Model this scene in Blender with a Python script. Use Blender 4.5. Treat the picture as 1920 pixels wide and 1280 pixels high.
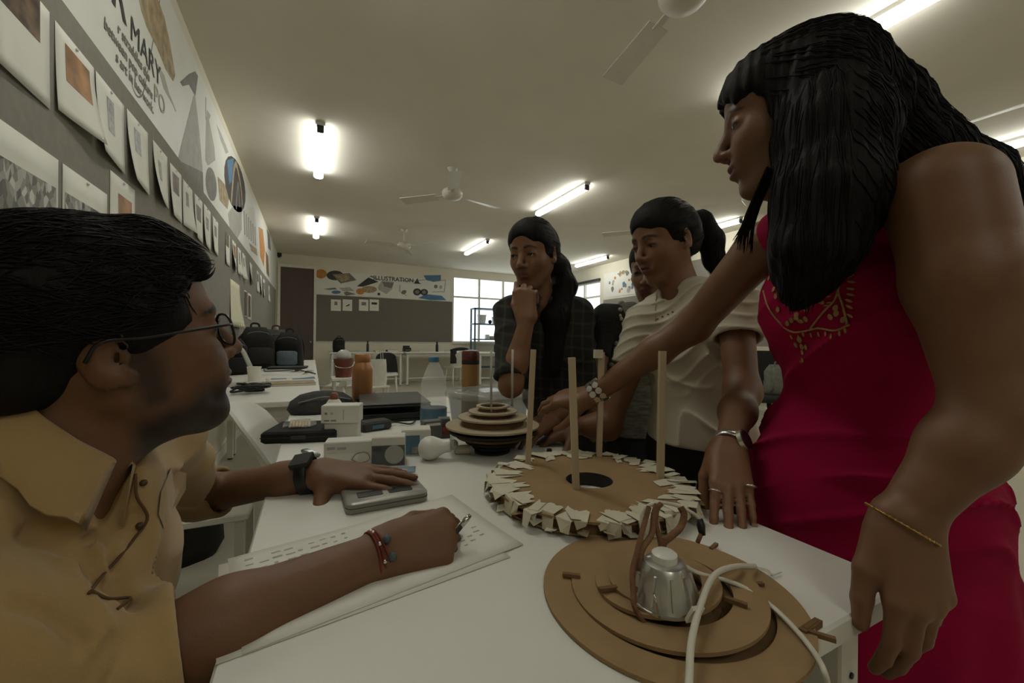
import bpy, math, random
import numpy as np
from mathutils import Vector, Matrix

# ------------------------------------------------------------------ camera, world, exposure
SC = bpy.context.scene
for _o in list(bpy.data.objects):
    bpy.data.objects.remove(_o)
COL = SC.collection

F = 759.0                      # focal length in pixels of the 1920 px wide frame
CAM_H = 1.08
_yaw = math.atan2(375.0, F)    # the room's depth axis vanishes 375 px left of the centre
RIGHT = np.array([math.cos(_yaw), -math.sin(_yaw), 0.0])
FWD = np.array([math.sin(_yaw), math.cos(_yaw), 0.0])
UP = np.array([0.0, 0.0, 1.0])
_r = 0.0105                    # slight roll of the hand-held camera
CR = RIGHT * math.cos(_r) + UP * math.sin(_r)
CU = UP * math.cos(_r) - RIGHT * math.sin(_r)
CAMP = np.array([0.0, 0.0, CAM_H])

cam_data = bpy.data.cameras.new('camera')
cam_data.sensor_width = 36.0
cam_data.lens = 36.0 * F / 1920.0
cam_data.clip_start = 0.02
cam_data.clip_end = 200
cam = bpy.data.objects.new('camera', cam_data)
COL.objects.link(cam)
_m = Matrix.Identity(4)
for _i in range(3):
    _m[_i][0] = CR[_i]; _m[_i][1] = CU[_i]; _m[_i][2] = -FWD[_i]; _m[_i][3] = CAMP[_i]
cam.matrix_world = _m
SC.camera = cam

world = bpy.data.worlds.new('world')
SC.world = world
world.use_nodes = True
_bg = world.node_tree.nodes['Background']
_bg.inputs[0].default_value = (0.86, 0.95, 1.0, 1)      # bright overcast sky outside the windows
_bg.inputs[1].default_value = 1.9

SC.view_settings.view_transform = 'Standard'
SC.view_settings.look = 'None'
SC.view_settings.gamma = 1.0
SC.view_settings.use_curve_mapping = False
SC.view_settings.exposure = 0.0
TUBE_POWER = 22.0
TUBE_COLOR = (1.0, 1.03, 0.99, 1)
SC.cycles.max_bounces = 8
SC.cycles.diffuse_bounces = 4
SC.cycles.transparent_max_bounces = 12
SC.cycles.sample_clamp_indirect = 4.0

def nrm(v):
    v = np.array(v, float); return v / (np.linalg.norm(v) + 1e-12)
def ray(u, v):
    return FWD + CR * ((u - 960.0) / F) - CU * ((v - 640.0) / F)
def P(u, v, d):
    return CAMP + ray(u, v) * d
def PZ(u, v, z):
    r = ray(u, v); return CAMP + r * ((z - CAM_H) / r[2])
def PX(u, v, x):
    r = ray(u, v); return CAMP + r * (x / r[0])
def PY(u, v, y):
    r = ray(u, v); return CAMP + r * (y / r[1])

# ------------------------------------------------------------------ materials
def srgb(h):
    h = h.lstrip('#')
    c = [int(h[i:i + 2], 16) / 255 for i in (0, 2, 4)]
    return tuple(x / 12.92 if x <= 0.04045 else ((x + 0.055) / 1.055) ** 2.4 for x in c)

MATS = {}
def mat(name, col, rough=0.6, metal=0.0, var=0.08, scale=14.0, bump=0.0, bscale=60.0, trans=0.0,
        ior=1.45, alpha=1.0, coat=0.0, sheen=0.0, stretch=None, sss=0.0, spec=0.5):
    if name in MATS: return MATS[name]
    if isinstance(col, str): col = srgb(col)
    m = bpy.data.materials.new(name); m.use_nodes = True
    nt = m.node_tree; b = nt.nodes['Principled BSDF']
    tc = nt.nodes.new('ShaderNodeTexCoord')
    mp = nt.nodes.new('ShaderNodeMapping'); nt.links.new(tc.outputs['Object'], mp.inputs['Vector'])
    if stretch: mp.inputs['Scale'].default_value = stretch
    n = nt.nodes.new('ShaderNodeTexNoise'); n.inputs['Scale'].default_value = scale; n.inputs['Detail'].default_value = 3
    nt.links.new(mp.outputs['Vector'], n.inputs['Vector'])
    rp = nt.nodes.new('ShaderNodeMapRange')
    rp.inputs['From Min'].default_value = 0.3; rp.inputs['From Max'].default_value = 0.7
    nt.links.new(n.outputs['Fac'], rp.inputs['Value'])
    mx = nt.nodes.new('ShaderNodeMix'); mx.data_type = 'RGBA'
    mx.inputs['A'].default_value = (*[c * (1 - var) for c in col], 1)
    mx.inputs['B'].default_value = (*[min(1, c * (1 + var)) for c in col], 1)
    nt.links.new(rp.outputs['Result'], mx.inputs['Factor'])
    nt.links.new(mx.outputs['Result'], b.inputs['Base Color'])
    b.inputs['Roughness'].default_value = rough
    b.inputs['Metallic'].default_value = metal
    b.inputs['IOR'].default_value = ior
    b.inputs['Specular IOR Level'].default_value = spec
    b.inputs['Transmission Weight'].default_value = trans
    b.inputs['Alpha'].default_value = alpha
    b.inputs['Coat Weight'].default_value = coat
    b.inputs['Sheen Weight'].default_value = sheen
    if sss:
        b.inputs['Subsurface Weight'].default_value = sss
        b.inputs['Subsurface Radius'].default_value = (0.012, 0.005, 0.003)
    if bump:
        n2 = nt.nodes.new('ShaderNodeTexNoise'); n2.inputs['Scale'].default_value = bscale; n2.inputs['Detail'].default_value = 4
        nt.links.new(mp.outputs['Vector'], n2.inputs['Vector'])
        bp = nt.nodes.new('ShaderNodeBump'); bp.inputs['Strength'].default_value = bump; bp.inputs['Distance'].default_value = 0.01
        nt.links.new(n2.outputs['Fac'], bp.inputs['Height'])
        nt.links.new(bp.outputs['Normal'], b.inputs['Normal'])
    MATS[name] = m
    return m

def emat(name, col, strength):
    if name in MATS: return MATS[name]
    m = bpy.data.materials.new(name); m.use_nodes = True
    nt = m.node_tree; nt.nodes.remove(nt.nodes['Principled BSDF'])
    e = nt.nodes.new('ShaderNodeEmission'); e.inputs[0].default_value = col; e.inputs[1].default_value = strength
    nt.links.new(e.outputs[0], nt.nodes['Material Output'].inputs[0])
    MATS[name] = m
    return m

def attr_mat(base, name, layers):
    """copy of a material whose base colour is mixed towards other colours by vertex attributes"""
    m = base.copy(); m.name = name
    nt = m.node_tree; b = nt.nodes['Principled BSDF']
    src = b.inputs['Base Color'].links[0].from_socket
    for att, col in layers:
        if isinstance(col, str): col = srgb(col)
        a = nt.nodes.new('ShaderNodeAttribute'); a.attribute_name = att
        mx = nt.nodes.new('ShaderNodeMix'); mx.data_type = 'RGBA'
        nt.links.new(a.outputs['Fac'], mx.inputs['Factor'])
        nt.links.new(src, mx.inputs['A']); mx.inputs['B'].default_value = (*col, 1)
        src = mx.outputs['Result']
    nt.links.new(src, b.inputs['Base Color'])
    return m

# ------------------------------------------------------------------ objects
def tag(o, label=None, cat=None, group=None, kind=None):
    if label: o['label'] = label
    if cat: o['category'] = cat
    if group: o['group'] = group
    if kind: o['kind'] = kind
    return o

def empty(name, loc=(0, 0, 0), rz=0.0, label=None, cat=None, group=None):
    o = bpy.data.objects.new(name, None); COL.objects.link(o)
    o.location = tuple(float(x) for x in loc); o.rotation_euler = (0, 0, rz); o.empty_display_size = 0.05
    return tag(o, label, cat, group)

def copy_tree(o, parent=None):
    c = o.copy(); COL.objects.link(c); c.parent = parent
    for ch in o.children:
        copy_tree(ch, c)
    return c

def link_mesh(name, me, material=None, parent=None, smooth=False):
    if material is not None: me.materials.append(material)
    if smooth: me.polygons.foreach_set('use_smooth', [True] * len(me.polygons))
    o = bpy.data.objects.new(name, me); COL.objects.link(o)
    if parent is not None: o.parent = parent
    return o

class MB:
    """collects simple solids, then becomes ONE mesh object"""
    def __init__(s): s.v = []; s.f = []
    def add(s, vs, fs):
        n = len(s.v); s.v += [tuple(float(c) for c in v) for v in vs]; s.f += [tuple(i + n for i in f) for f in fs]; return s
    def box(s, lo, hi):
        x0, y0, z0 = lo; x1, y1, z1 = hi
        return s.add([(x0,y0,z0),(x1,y0,z0),(x1,y1,z0),(x0,y1,z0),(x0,y0,z1),(x1,y0,z1),(x1,y1,z1),(x0,y1,z1)],
                     [(0,3,2,1),(4,5,6,7),(0,1,5,4),(1,2,6,5),(2,3,7,6),(3,0,4,7)])
    def obox(s, c, ax, ay, az):
        """box from centre and three half-axis vectors"""
        c, ax, ay, az = [np.array(q, float) for q in (c, ax, ay, az)]
        vs = [c + i * ax + j * ay + k * az for k in (-1, 1) for j, i in ((-1,-1),(-1,1),(1,1),(1,-1))]
        return s.add(vs, [(0,3,2,1),(4,5,6,7),(0,1,5,4),(1,2,6,5),(2,3,7,6),(3,0,4,7)])
    def bbox(s, lo, hi, b=0.004):
        """box with chamfered vertical and top/bottom edges"""
        x0, y0, z0 = lo; x1, y1, z1 = hi
        def ring(i, z): return [(x0+i+b,y0+i,z),(x1-i-b,y0+i,z),(x1-i,y0+i+b,z),(x1-i,y1-i-b,z),(x1-i-b,y1-i,z),(x0+i+b,y1-i,z),(x0+i,y1-i-b,z),(x0+i,y0+i+b,z)]
        return s.rings([ring(b, z0), ring(0, z0+b), ring(0, z1-b), ring(b, z1)])
    def rings(s, R, cap0=True, cap1=True, loop=False):
        n = len(R[0]); vs = [p for r in R for p in r]; fs = []
        m = len(R)
        for i in range(m if loop else m - 1):
            a = i * n; b2 = ((i + 1) % m) * n
            for j in range(n):
                k = (j + 1) % n
                fs.append((a + j, a + k, b2 + k, b2 + j))
        if not loop:
            if cap0: fs.append(tuple(range(n - 1, -1, -1)))
            if cap1: fs.append(tuple((m - 1) * n + j for j in range(n)))
        return s.add(vs, fs)
    def lathe(s, prof, n=24, c=(0, 0, 0), sx=1.0, sy=1.0, cap0=True, cap1=True, sq=None):
        R = []
        for r, z in prof:
            ring = []
            for j in range(n):
                t = 2 * math.pi * j / n; cx, sn = math.cos(t), math.sin(t)
                q = 1.0
                if sq: q = (abs(cx) ** sq + abs(sn) ** sq) ** (-1.0 / sq)
                ring.append((c[0] + r * q * cx * sx, c[1] + r * q * sn * sy, c[2] + z))
            R.append(ring)
        return s.rings(R, cap0, cap1)
    def annulus(s, r0, r1, z0, z1, n=48, c=(0, 0, 0), tilt=None):
        R = []
        for r, z in ((r0, z0), (r1, z0), (r1, z1), (r0, z1)):
            ring = []
            for j in range(n):
                t = 2 * math.pi * j / n
                x, y = r * math.cos(t), r * math.sin(t)
                zz = z + (tilt[0] * x + tilt[1] * y if tilt else 0)
                ring.append((c[0] + x, c[1] + y, c[2] + zz))
            R.append(ring)
        return s.rings(R, loop=True)
    def tube(s, pts, r, n=8, cap=True, flat=1.0):
        pts = [np.array(p, float) for p in pts]; m = len(pts)
        rr = r if hasattr(r, '__len__') else [r] * m
        T = [pts[min(i + 1, m - 1)] - pts[max(i - 1, 0)] for i in range(m)]
        T = [t / (np.linalg.norm(t) + 1e-12) for t in T]
        a = np.array([0, 0, 1.0]) if abs(T[0][2]) < 0.9 else np.array([1.0, 0, 0])
        u = np.cross(a, T[0]); u /= np.linalg.norm(u); R = []
        for i in range(m):
            u = u - T[i] * np.dot(u, T[i]); u /= (np.linalg.norm(u) + 1e-12)
            w = np.cross(T[i], u)
            R.append([pts[i] + rr[i] * (math.cos(2*math.pi*j/n) * u + flat * math.sin(2*math.pi*j/n) * w) for j in range(n)])
        return s.rings(R, cap, cap)
    def poly(s, pts, thick):
        """prism: polygon pts (3D) extruded by vector thick"""
        pts = [np.array(p, float) for p in pts]; t = np.array(thick, float); n = len(pts)
        vs = pts + [p + t for p in pts]
        fs = [tuple(range(n - 1, -1, -1)), tuple(range(n, 2 * n))] + [(j, (j + 1) % n, n + (j + 1) % n, n + j) for j in range(n)]
        return s.add(vs, fs)
    def sphere(s, c, r, nu=16, nv=10):
        rr = r if hasattr(r, '__len__') else (r, r, r)
        R = []
        for i in range(nv + 1):
            a = -math.pi / 2 + math.pi * i / nv
            a = max(-1.55, min(1.55, a))
            R.append([(c[0] + rr[0]*math.cos(a)*math.cos(2*math.pi*j/nu), c[1] + rr[1]*math.cos(a)*math.sin(2*math.pi*j/nu), c[2] + rr[2]*math.sin(a)) for j in range(nu)])
        return s.rings(R)
    def grid(s, fn, nu, nv, thick=None):
        vs = [fn(i / nu, j / nv) for j in range(nv + 1) for i in range(nu + 1)]
        fs = [(j*(nu+1)+i, j*(nu+1)+i+1, (j+1)*(nu+1)+i+1, (j+1)*(nu+1)+i) for j in range(nv) for i in range(nu)]
        if thick is not None:
            t = np.array(thick, float); n = len(vs)
            vs = vs + [np.array(v) + t for v in vs]
            fs2 = [tuple(reversed([k + n for k in f])) for f in fs]
            edge = [i for i in range(nu + 1)] + [j*(nu+1)+nu for j in range(1, nv+1)] + [nv*(nu+1)+i for i in range(nu-1, -1, -1)] + [j*(nu+1) for j in range(nv-1, 0, -1)]
            fs = fs + fs2 + [(edge[q], edge[q-1], edge[q-1]+n, edge[q]+n) for q in range(len(edge))]
        return s.add(vs, fs)
    def build(s, name, material, parent=None, smooth=False, origin=None, angle=None):
        vs = s.v
        if origin is not None: vs = [(v[0]-origin[0], v[1]-origin[1], v[2]-origin[2]) for v in vs]
        me = bpy.data.meshes.new(name); me.from_pydata(vs, [], s.f); me.update()
        o = link_mesh(name, me, material, parent, smooth)
        if smooth and angle:
            me.set_sharp_from_angle(angle=math.radians(angle))
        return o

def text_mesh(name, txt, size, matrix, material, parent=None, bold=0.0, align='LEFT', depth=0.0004, spacing=1.0):
    cu = bpy.data.curves.new(name, 'FONT'); cu.body = txt; cu.size = size; cu.extrude = depth; cu.offset = bold
    cu.align_x = align; cu.space_character = spacing; cu.resolution_u = 3
    tmp = bpy.data.objects.new('tmp_text', cu); COL.objects.link(tmp)
    me = bpy.data.meshes.new_from_object(tmp)
    bpy.data.objects.remove(tmp); bpy.data.curves.remove(cu)
    me.transform(matrix)
    return link_mesh(name, me, material, parent)

def bezier(pts, n=24):
    """Catmull-Rom curve through points"""
    p = [np.array(q, float) for q in pts]; p = [2*p[0]-p[1]] + p + [2*p[-1]-p[-2]]; out = []
    segs = len(p) - 3; per = max(2, n // segs)
    for i in range(segs):
        for k in range(per):
            t = k / per; a, b, c, d = p[i:i+4]
            out.append(0.5 * ((2*b) + (-a+c)*t + (2*a-5*b+4*c-d)*t*t + (-a+3*b-3*c+d)*t**3))
    out.append(p[-2]); return out
# ------------------------------------------------------------------ the room
XL, XR, YB, YN, ZC = -0.73, 6.6, 10.7, -4.0, 3.05
T = 0.78                                     # height of the work tables

M_ceil = mat('ceiling_paint', '#dcd5c4', 0.9, var=0.03, scale=2)
M_wall = mat('cream_wall_paint', '#d6cfba', 0.85, var=0.03, scale=3)
M_floor = mat('pale_floor', '#b9b3a1', 0.35, var=0.06, scale=1.5)
M_pin = mat('grey_pinboard_felt', '#827d72', 0.95, var=0.06, scale=30, bump=0.1, bscale=300)
M_pinb = mat('dark_pinboard_felt', '#6f675d', 0.95, var=0.06, scale=30, bump=0.1, bscale=300)
M_door = mat('brown_door_laminate', '#51443a', 0.6, var=0.08, scale=8, stretch=(1, 1, 0.1))
M_trim = mat('white_trim', '#d8d2c2', 0.6)
M_white = mat('white_laminate', '#dedbd0', 0.45, var=0.03, scale=6)
M_whmetal = mat('white_painted_metal', '#d3d0c6', 0.45, var=0.03)
M_print = mat('white_print_vinyl', '#d9d7cc', 0.55, var=0.03, scale=5)
M_paper = mat('white_paper', '#dcd9cc', 0.8, var=0.03, scale=9)
M_ink = mat('dark_print_ink', '#3d3a36', 0.7, var=0.15)
M_ink2 = mat('grey_print_ink', '#77726a', 0.7, var=0.15)
M_ink3 = mat('pale_grey_print_ink', '#a9a59a', 0.7, var=0.1)
M_orange = mat('orange_print_ink', '#b57b3c', 0.7, var=0.2, scale=30)
M_blueink = mat('blue_print_ink', '#4f7390', 0.7, var=0.2, scale=30)
M_brown = mat('brown_print_ink', '#7a5a3a', 0.7, var=0.3, scale=25)
M_tan = mat('tan_print_ink', '#9c8a6b', 0.7, var=0.35, scale=18)
M_blackm = mat('black_fabric', '#1d1c1a', 0.9, var=0.25, scale=30, bump=0.3, bscale=120)
M_blackp = mat('black_plastic', '#191918', 0.4, var=0.1)
M_dgrey = mat('dark_grey_fabric', '#3c3b39', 0.9, var=0.2, scale=30, bump=0.3, bscale=120)
M_plast = mat('white_plastic', '#d9d6ca', 0.35, var=0.03)
M_chrome = mat('chrome', '#c9c7c0', 0.18, 1.0, var=0.05)
M_blmetal = mat('blue_grey_painted_metal', '#4c6272', 0.45, var=0.1)
M_glass = mat('window_glass', (1, 1, 1), 0.03, alpha=0.08, var=0.0)

def struct(name, mb, m, parent=None):
    o = mb.build(name, m, parent)
    if parent is None: o['kind'] = 'structure'
    return o

struct('floor', MB().box((XL - .15, YN - .15, -0.12), (XR + .15, YB + .15, 0)), M_floor)
struct('ceiling', MB().box((XL - .15, YN - .15, ZC), (XR + .15, YB + .15, ZC + .12)), M_ceil)
struct('wall_left', MB().box((XL - .15, YN, 0), (XL, YB, ZC)), M_wall)
struct('wall_near', MB().box((XL - .15, YN - .15, 0), (XR + .15, YN, ZC)), M_wall)
wb = MB()
W0, W1, WS, WT = 3.47, 6.45, 1.03, 2.86      # back window opening
wb.box((XL - .15, YB, 0), (W0, YB + .15, ZC)); wb.box((W0, YB, 0), (W1, YB + .15, WS)); wb.box((W0, YB, WT), (W1, YB + .15, ZC)); wb.box((W1, YB, 0), (XR + .15, YB + .15, ZC))
struct('wall_back', wb, M_wall)
wr = MB()
RY0, RY1, RWS, RWT = 8.3, 10.45, 1.03, 2.66  # side window opening
wr.box((XR, YN, 0), (XR + .15, RY0, ZC)); wr.box((XR, RY0, 0), (XR + .15, RY1, RWS)); wr.box((XR, RY0, RWT), (XR + .15, RY1, ZC)); wr.box((XR, RY1, 0), (XR + .15, YB, ZC))
struct('wall_right', wr, M_wall)

# back window: frame bars, transom, one pane per opening
mull = [W0, 4.25, 5.0, 5.75, W1]
fr = MB()
for x in mull: fr.box((x - .025, YB + .02, WS), (x + .025, YB + .09, WT))
for z in (WS, 2.28, WT - .03): fr.box((W0, YB + .025, z - .0), (W1, YB + .085, z + .045))
w1 = struct('window_1', fr, M_trim)
for i in range(4):
    for z0, z1 in ((WS + .045, 2.28), (2.325, WT - .03)):
        MB().box((mull[i] + .025, YB + .05, z0), (mull[i + 1] - .025, YB + .056, z1)).build('pane', M_glass, w1)
fr = MB()
ymul = [RY0, 9.0, 9.73, RY1]
for y in ymul: fr.box((XR + .02, y - .025, RWS), (XR + .09, y + .025, RWT))
for z in (RWS, 2.25, RWT - .03): fr.box((XR + .025, RY0, z), (XR + .085, RY1, z + .045))
w2 = struct('window_2', fr, M_trim)
for i in range(3):
    for z0, z1 in ((RWS + .045, 2.25), (2.295, RWT - .03)):
        MB().box((XR + .05, ymul[i] + .025, z0), (XR + .056, ymul[i + 1] - .025, z1)).build('pane', M_glass, w2)
struct('trim_1', MB().box((W0 - .02, YB - .05, WS - .035), (W1 + .02, YB, WS)), M_trim)
struct('trim_2', MB().box((XR - .05, RY0 - .02, RWT), (XR, RY1 + .02, RWT + .06)), M_dgrey)

# door in the far left corner
d = struct('door_1', MB().box((-.66, YB - .035, 0), (.03, YB - .004, 2.74)), M_door)
fr = MB(); fr.box((-.72, YB - .05, 0), (-.66, YB - .001, 2.81)); fr.box((.03, YB - .05, 0), (.08, YB - .001, 2.81)); fr.box((-.66, YB - .05, 2.74), (.03, YB - .001, 2.81))
fr.build('door_frame', M_trim, d)
MB().lathe([(.012, 0), (.012, .05), (.022, .055), (.022, .07), (.005, .075)], 12).build('door_knob', M_chrome, d, True).matrix_local = Matrix.Translation((-.03, YB - .035, 1.02)) @ Matrix.Rotation(math.radians(90), 4, 'X')
struct('baseboard_left', MB().box((XL, YN, 0), (XL + .012, YB, .09)), M_trim)
struct('baseboard_right', MB().box((XR - .012, YN, 0), (XR, YB, .09)), M_trim)

# pinboards
def board(name, lo, hi, m, label):
    r = empty(name, ((lo[0] + hi[0]) / 2, (lo[1] + hi[1]) / 2, lo[2]), 0, label, 'pinboard')
    o = r.location
    MB().box(lo, hi).build('felt_panel', m, r, origin=o)
    t = .012; fr = MB()
    if hi[0] - lo[0] < .1:
        for z0, z1 in ((lo[2] - t, lo[2]),): fr.box((lo[0] - (.004 if lo[0] > 0 else 0), lo[1], z0), (hi[0] + (.004 if lo[0] < 0 else 0), hi[1], z1))
    else:
        for z0, z1 in ((lo[2] - t, lo[2]),): fr.box((lo[0], lo[1] - .004, z0), (hi[0], hi[1], z1))
    fr.build('edge_strip', M_trim, r, origin=o)
    return r
board('pinboard', (XL + .001, -1.5, .97), (XL + .014, 10.2, 2.14), M_pin, 'long grey felt pinboard covering the left wall behind the seated man')
board('pinboard', (.085, YB - .016, 1.04), (3.44, YB - .001, 2.15), M_pinb, 'dark grey pinboard on the far wall between brown door and window')
board('pinboard', (XR - .016, 2.2, 1.04), (XR - .001, 6.2, 2.68), M_pin, 'tall grey pinboard on the right wall behind the woman in white')
board('pinboard', (XR - .016, 6.3, 1.04), (XR - .001, 8.15, 2.15), M_pin, 'shorter grey pinboard on the right wall below the small illustrated banner')

# ------------------------------------------------------------------ banners with flat print
def wpt(side, u, v, off):
    if side == 'L': p = PX(u, v, XL); p[0] = XL + off
    elif side == 'B': p = PY(u, v, YB); p[1] = YB - off
    else: p = PX(u, v, XR); p[0] = XR - off
    return p
NRM = {'L': np.array([1., 0, 0]), 'B': np.array([0, -1., 0]), 'R': np.array([-1., 0, 0])}
def shape(parent, side, pix, m, off=0.006, name='printed_shape'):
    """flat printed shape drawn through the photograph's pixels on its wall"""
    pts = [wpt(side, u, v, off) for u, v in pix]
    MB().poly(pts, NRM[side] * .0008).build(name, m, parent, origin=parent.location)
def oval(cx, cy, rx, ry, rot=0, n=18):
    c, s = math.cos(rot), math.sin(rot)
    return [(cx + rx * math.cos(t) * c - ry * math.sin(t) * s, cy + rx * math.cos(t) * s + ry * math.sin(t) * c) for t in [2 * math.pi * i / n for i in range(n)]]
def line(parent, side, pix, w, m, off=0.006):
    pts = bezier([wpt(side, u, v, off) for u, v in pix], 30)
    n = NRM[side]; A = []; B_ = []
    for i, p in enumerate(pts):
        t = nrm(pts[min(i + 1, len(pts) - 1)] - pts[max(i - 1, 0)]); s_ = np.cross(n, t)
        A.append(p + s_ * w); B_.append(p - s_ * w)
    R = [[a, b2, b2 + n * .0006, a + n * .0006] for a, b2 in zip(A, B_)]
    MB().rings(R).build('printed_line', m, parent, origin=parent.location)
def ltext(parent, txt, y, z, size, m, bold=0.0, align='LEFT', spacing=1.0):
    # reading direction +Y on the left wall; each word is a piece of its own
    if ' ' in txt:
        def wid(t):
            cu = bpy.data.curves.new('m', 'FONT'); cu.body = t; cu.size = size; cu.offset = bold; ob = bpy.data.objects.new('m', cu)
            COL.objects.link(ob); bpy.context.view_layer.update(); x = ob.dimensions[0]; bpy.data.objects.remove(ob); bpy.data.curves.remove(cu); return x
        tot = wid(txt); y0 = y - tot if align == 'RIGHT' else y; pre = ''
        for wd_ in txt.split(' '):
            off = (wid(pre + wd_) - wid(wd_)) if pre else 0.0
            ltext(parent, wd_, y0 + off, z, size, m, bold, 'LEFT', spacing); pre += wd_ + ' '
        return
    mx = Matrix(((0, 0, 1, XL + .0085), (1, 0, 0, y), (0, 1, 0, z), (0, 0, 0, 1)))
    mx = Matrix.Translation(-parent.location) @ mx
    return text_mesh('lettering', txt, size, mx, m, parent, bold, align, spacing=spacing)

bn = empty('printed_banner', (XL, 4.0, 2.15), 0, 'long white printed banner with lettering and drawing tools above the left pinboard', 'banner')
MB().box((XL + .001, -1.5, 2.15), (XL + .006, 10.0, 2.95)).build('banner_sheet', M_print, bn, origin=bn.location)
ltext(bn, 'MARY', 2.32, 2.385, .150, M_ink)
ltext(bn, 'ER', 2.28, 2.41, .25, M_ink, 0.003, 'RIGHT')
ltext(bn, 'r straddles the', 2.56, 2.325, .062, M_ink2, 0.001, 'RIGHT')
ltext(bn, 'between pop culture', 2.60, 2.262, .062, M_ink2, 0.001, 'RIGHT')
ltext(bn, 's art in her work.', 2.62, 2.20, .062, M_ink2, 0.001, 'RIGHT')
ltext(bn, 'PO', 2.62, 2.27, .13, M_ink3, 0.0)
shape(bn, 'L', [(255, -10), (290, -10), (305, 30), (316, 80), (326, 140), (322, 152), (308, 130), (292, 90), (272, 50), (262, 20)], M_tan)
line(bn, 'L', [(298, -8), (290, 40), (278, 110), (266, 170), (256, 181), (246, 165), (243, 140)], .004, M_ink2)
line(bn, 'L', [(293, 121), (303, 150), (318, 185), (327, 208)], .006, M_ink3)
shape(bn, 'L', [(292, 120), (305, 140), (316, 180), (328, 208), (318, 190), (304, 165)], M_ink3)
shape(bn, 'L', [(335, 153), (352, 138), (364, 133), (369, 142), (364, 180), (352, 158), (340, 161)], M_ink2)
shape(bn, 'L', [(361, 178), (364, 180), (372, 250), (378, 320), (350, 338), (330, 300)], M_ink3)
shape(bn, 'L', [(331, 300), (378, 322), (380, 370), (352, 342)], M_ink2, .0065)
line(bn, 'L', [(384, 182), (384, 215), (386, 235)], .008, M_ink2)
shape(bn, 'L', [(386, 205), (393, 216), (390, 225), (400, 275), (402, 300), (388, 310), (383, 300), (384, 240)], M_ink3)
shape(bn, 'L', oval(394, 345, 10, 32, -.1), M_ink2, .0065)
shape(bn, 'L', [(404, 232), (413, 250), (421, 270), (427, 285), (422, 288), (412, 262)], M_ink3)
shape(bn, 'L', [(406, 330), (420, 345), (428, 372), (425, 392), (410, 375)], M_tan)
shape(bn, 'L', oval(439, 345, 18, 54, -.18), M_ink)
shape(bn, 'L', [(424, 300), (437, 296), (433, 340), (428, 345)], M_blueink, .0068)
line(bn, 'L', [(432, 380), (437, 320), (442, 310), (450, 350), (453, 385)], .03, M_tan, .007)
line(bn, 'L', [(441, 390), (445, 345), (448, 388)], .03, M_ink2, .007)
shape(bn, 'L', [(426, 400), (436, 385), (452, 388), (452, 430), (440, 455), (430, 430)], M_ink3)
shape(bn, 'L', [(454, 392), (474, 388), (482, 430), (476, 458), (462, 440)], M_paper)
for k in range(6):
    shape(bn, 'L', [(455 + k * 4.2, 395 + k * 6), (457 + k * 4.2, 395 + k * 6), (459 + k * 4, 440 + k * 4), (457 + k * 4, 440 + k * 4)], M_ink3, .0075)
shape(bn, 'L', [(484, 425), (492, 430), (496, 470), (494, 500), (487, 480)], M_orange)
shape(bn, 'L', [(497, 470), (502, 480), (504, 520), (499, 512)], M_brown)
shape(bn, 'L', [(500, 430), (505, 440), (507, 470), (502, 465)], M_ink2)
shape(bn, 'L', [(466, 455), (480, 466), (482, 480), (470, 470)], M_tan)

bb = empty('printed_banner', (1.7, YB, 2.15), 0, 'white banner with an ILLUSTRATION heading and sketches on the far wall', 'banner')
MB().box((.085, YB - .006, 2.16), (3.38, YB - .001, 2.73)).build('banner_sheet', M_print, bb, origin=bb.location)
p0 = wpt('B', 700, 524, .008)
mx = Matrix.Translation(-bb.location) @ Matrix(((1, 0, 0, p0[0]), (0, 0, -1, YB - .008), (0, 1, 0, p0[2]), (0, 0, 0, 1)))
text_mesh('lettering', 'ILLUSTRATION', .15, mx, M_ink, bb, .003)
def zb(x, y): return (580 + x / 6.857, 490 + y / 6.857)      # from the enlarged crop of the far wall
def bshape(pts, m, off=.0066): shape(bb, 'B', [zb(*q) for q in pts], m, off)
bshape(oval(150, 160, 75, 60), M_orange)
bshape(oval(330, 180, 110, 62), M_ink, .0072)
bshape([(295, 165), (515, 150), (605, 240), (400, 285)], M_ink2, .008)
bshape([(320, 175), (505, 160), (520, 240), (410, 262)], M_tan, .0088)
bshape([(610, 320), (760, 205), (890, 262), (690, 325)], M_ink, .0072)
bshape([(770, 195), (900, 240), (880, 222), (800, 180)], M_ink2, .008)
bshape([(880, 330), (930, 245), (1090, 262), (1060, 360), (990, 420), (890, 365)], M_ink3, .0072)
bshape([(940, 262), (1085, 275), (1055, 345), (960, 320)], M_ink2, .008)
bshape(oval(655, 385, 55, 40), M_orange, .0072)
bshape(oval(770, 360, 100, 45), M_tan, .0066)
bshape([(180, 355), (330, 335), (360, 360), (250, 365)], M_ink2)
bshape(oval(345, 395, 60, 22), M_blueink)
bshape([(440, 400), (480, 385), (600, 420), (470, 440)], M_ink2)
bshape([(380, 340), (520, 330), (580, 380), (440, 385)], M_ink3)
bshape(oval(893, 420, 18, 18), M_ink, .008)
bshape(oval(1215, 395, 35, 26, -.5), M_ink2)
bshape(oval(1385, 392, 52, 46), M_ink); bshape(oval(1385, 392, 28, 24), M_ink2, .0076)
bshape(oval(1475, 395, 50, 42), M_ink); bshape(oval(1475, 395, 26, 22), M_ink2, .0076)
bshape([(1340, 285), (1390, 215), (1410, 270), (1440, 290)], M_ink)
bshape([(1470, 180), (1690, 175), (1690, 245), (1600, 262), (1500, 240)], M_blueink)
bshape([(1400, 470), (1500, 420), (1700, 440), (1760, 498), (1560, 498)], M_blueink, .006)
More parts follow.
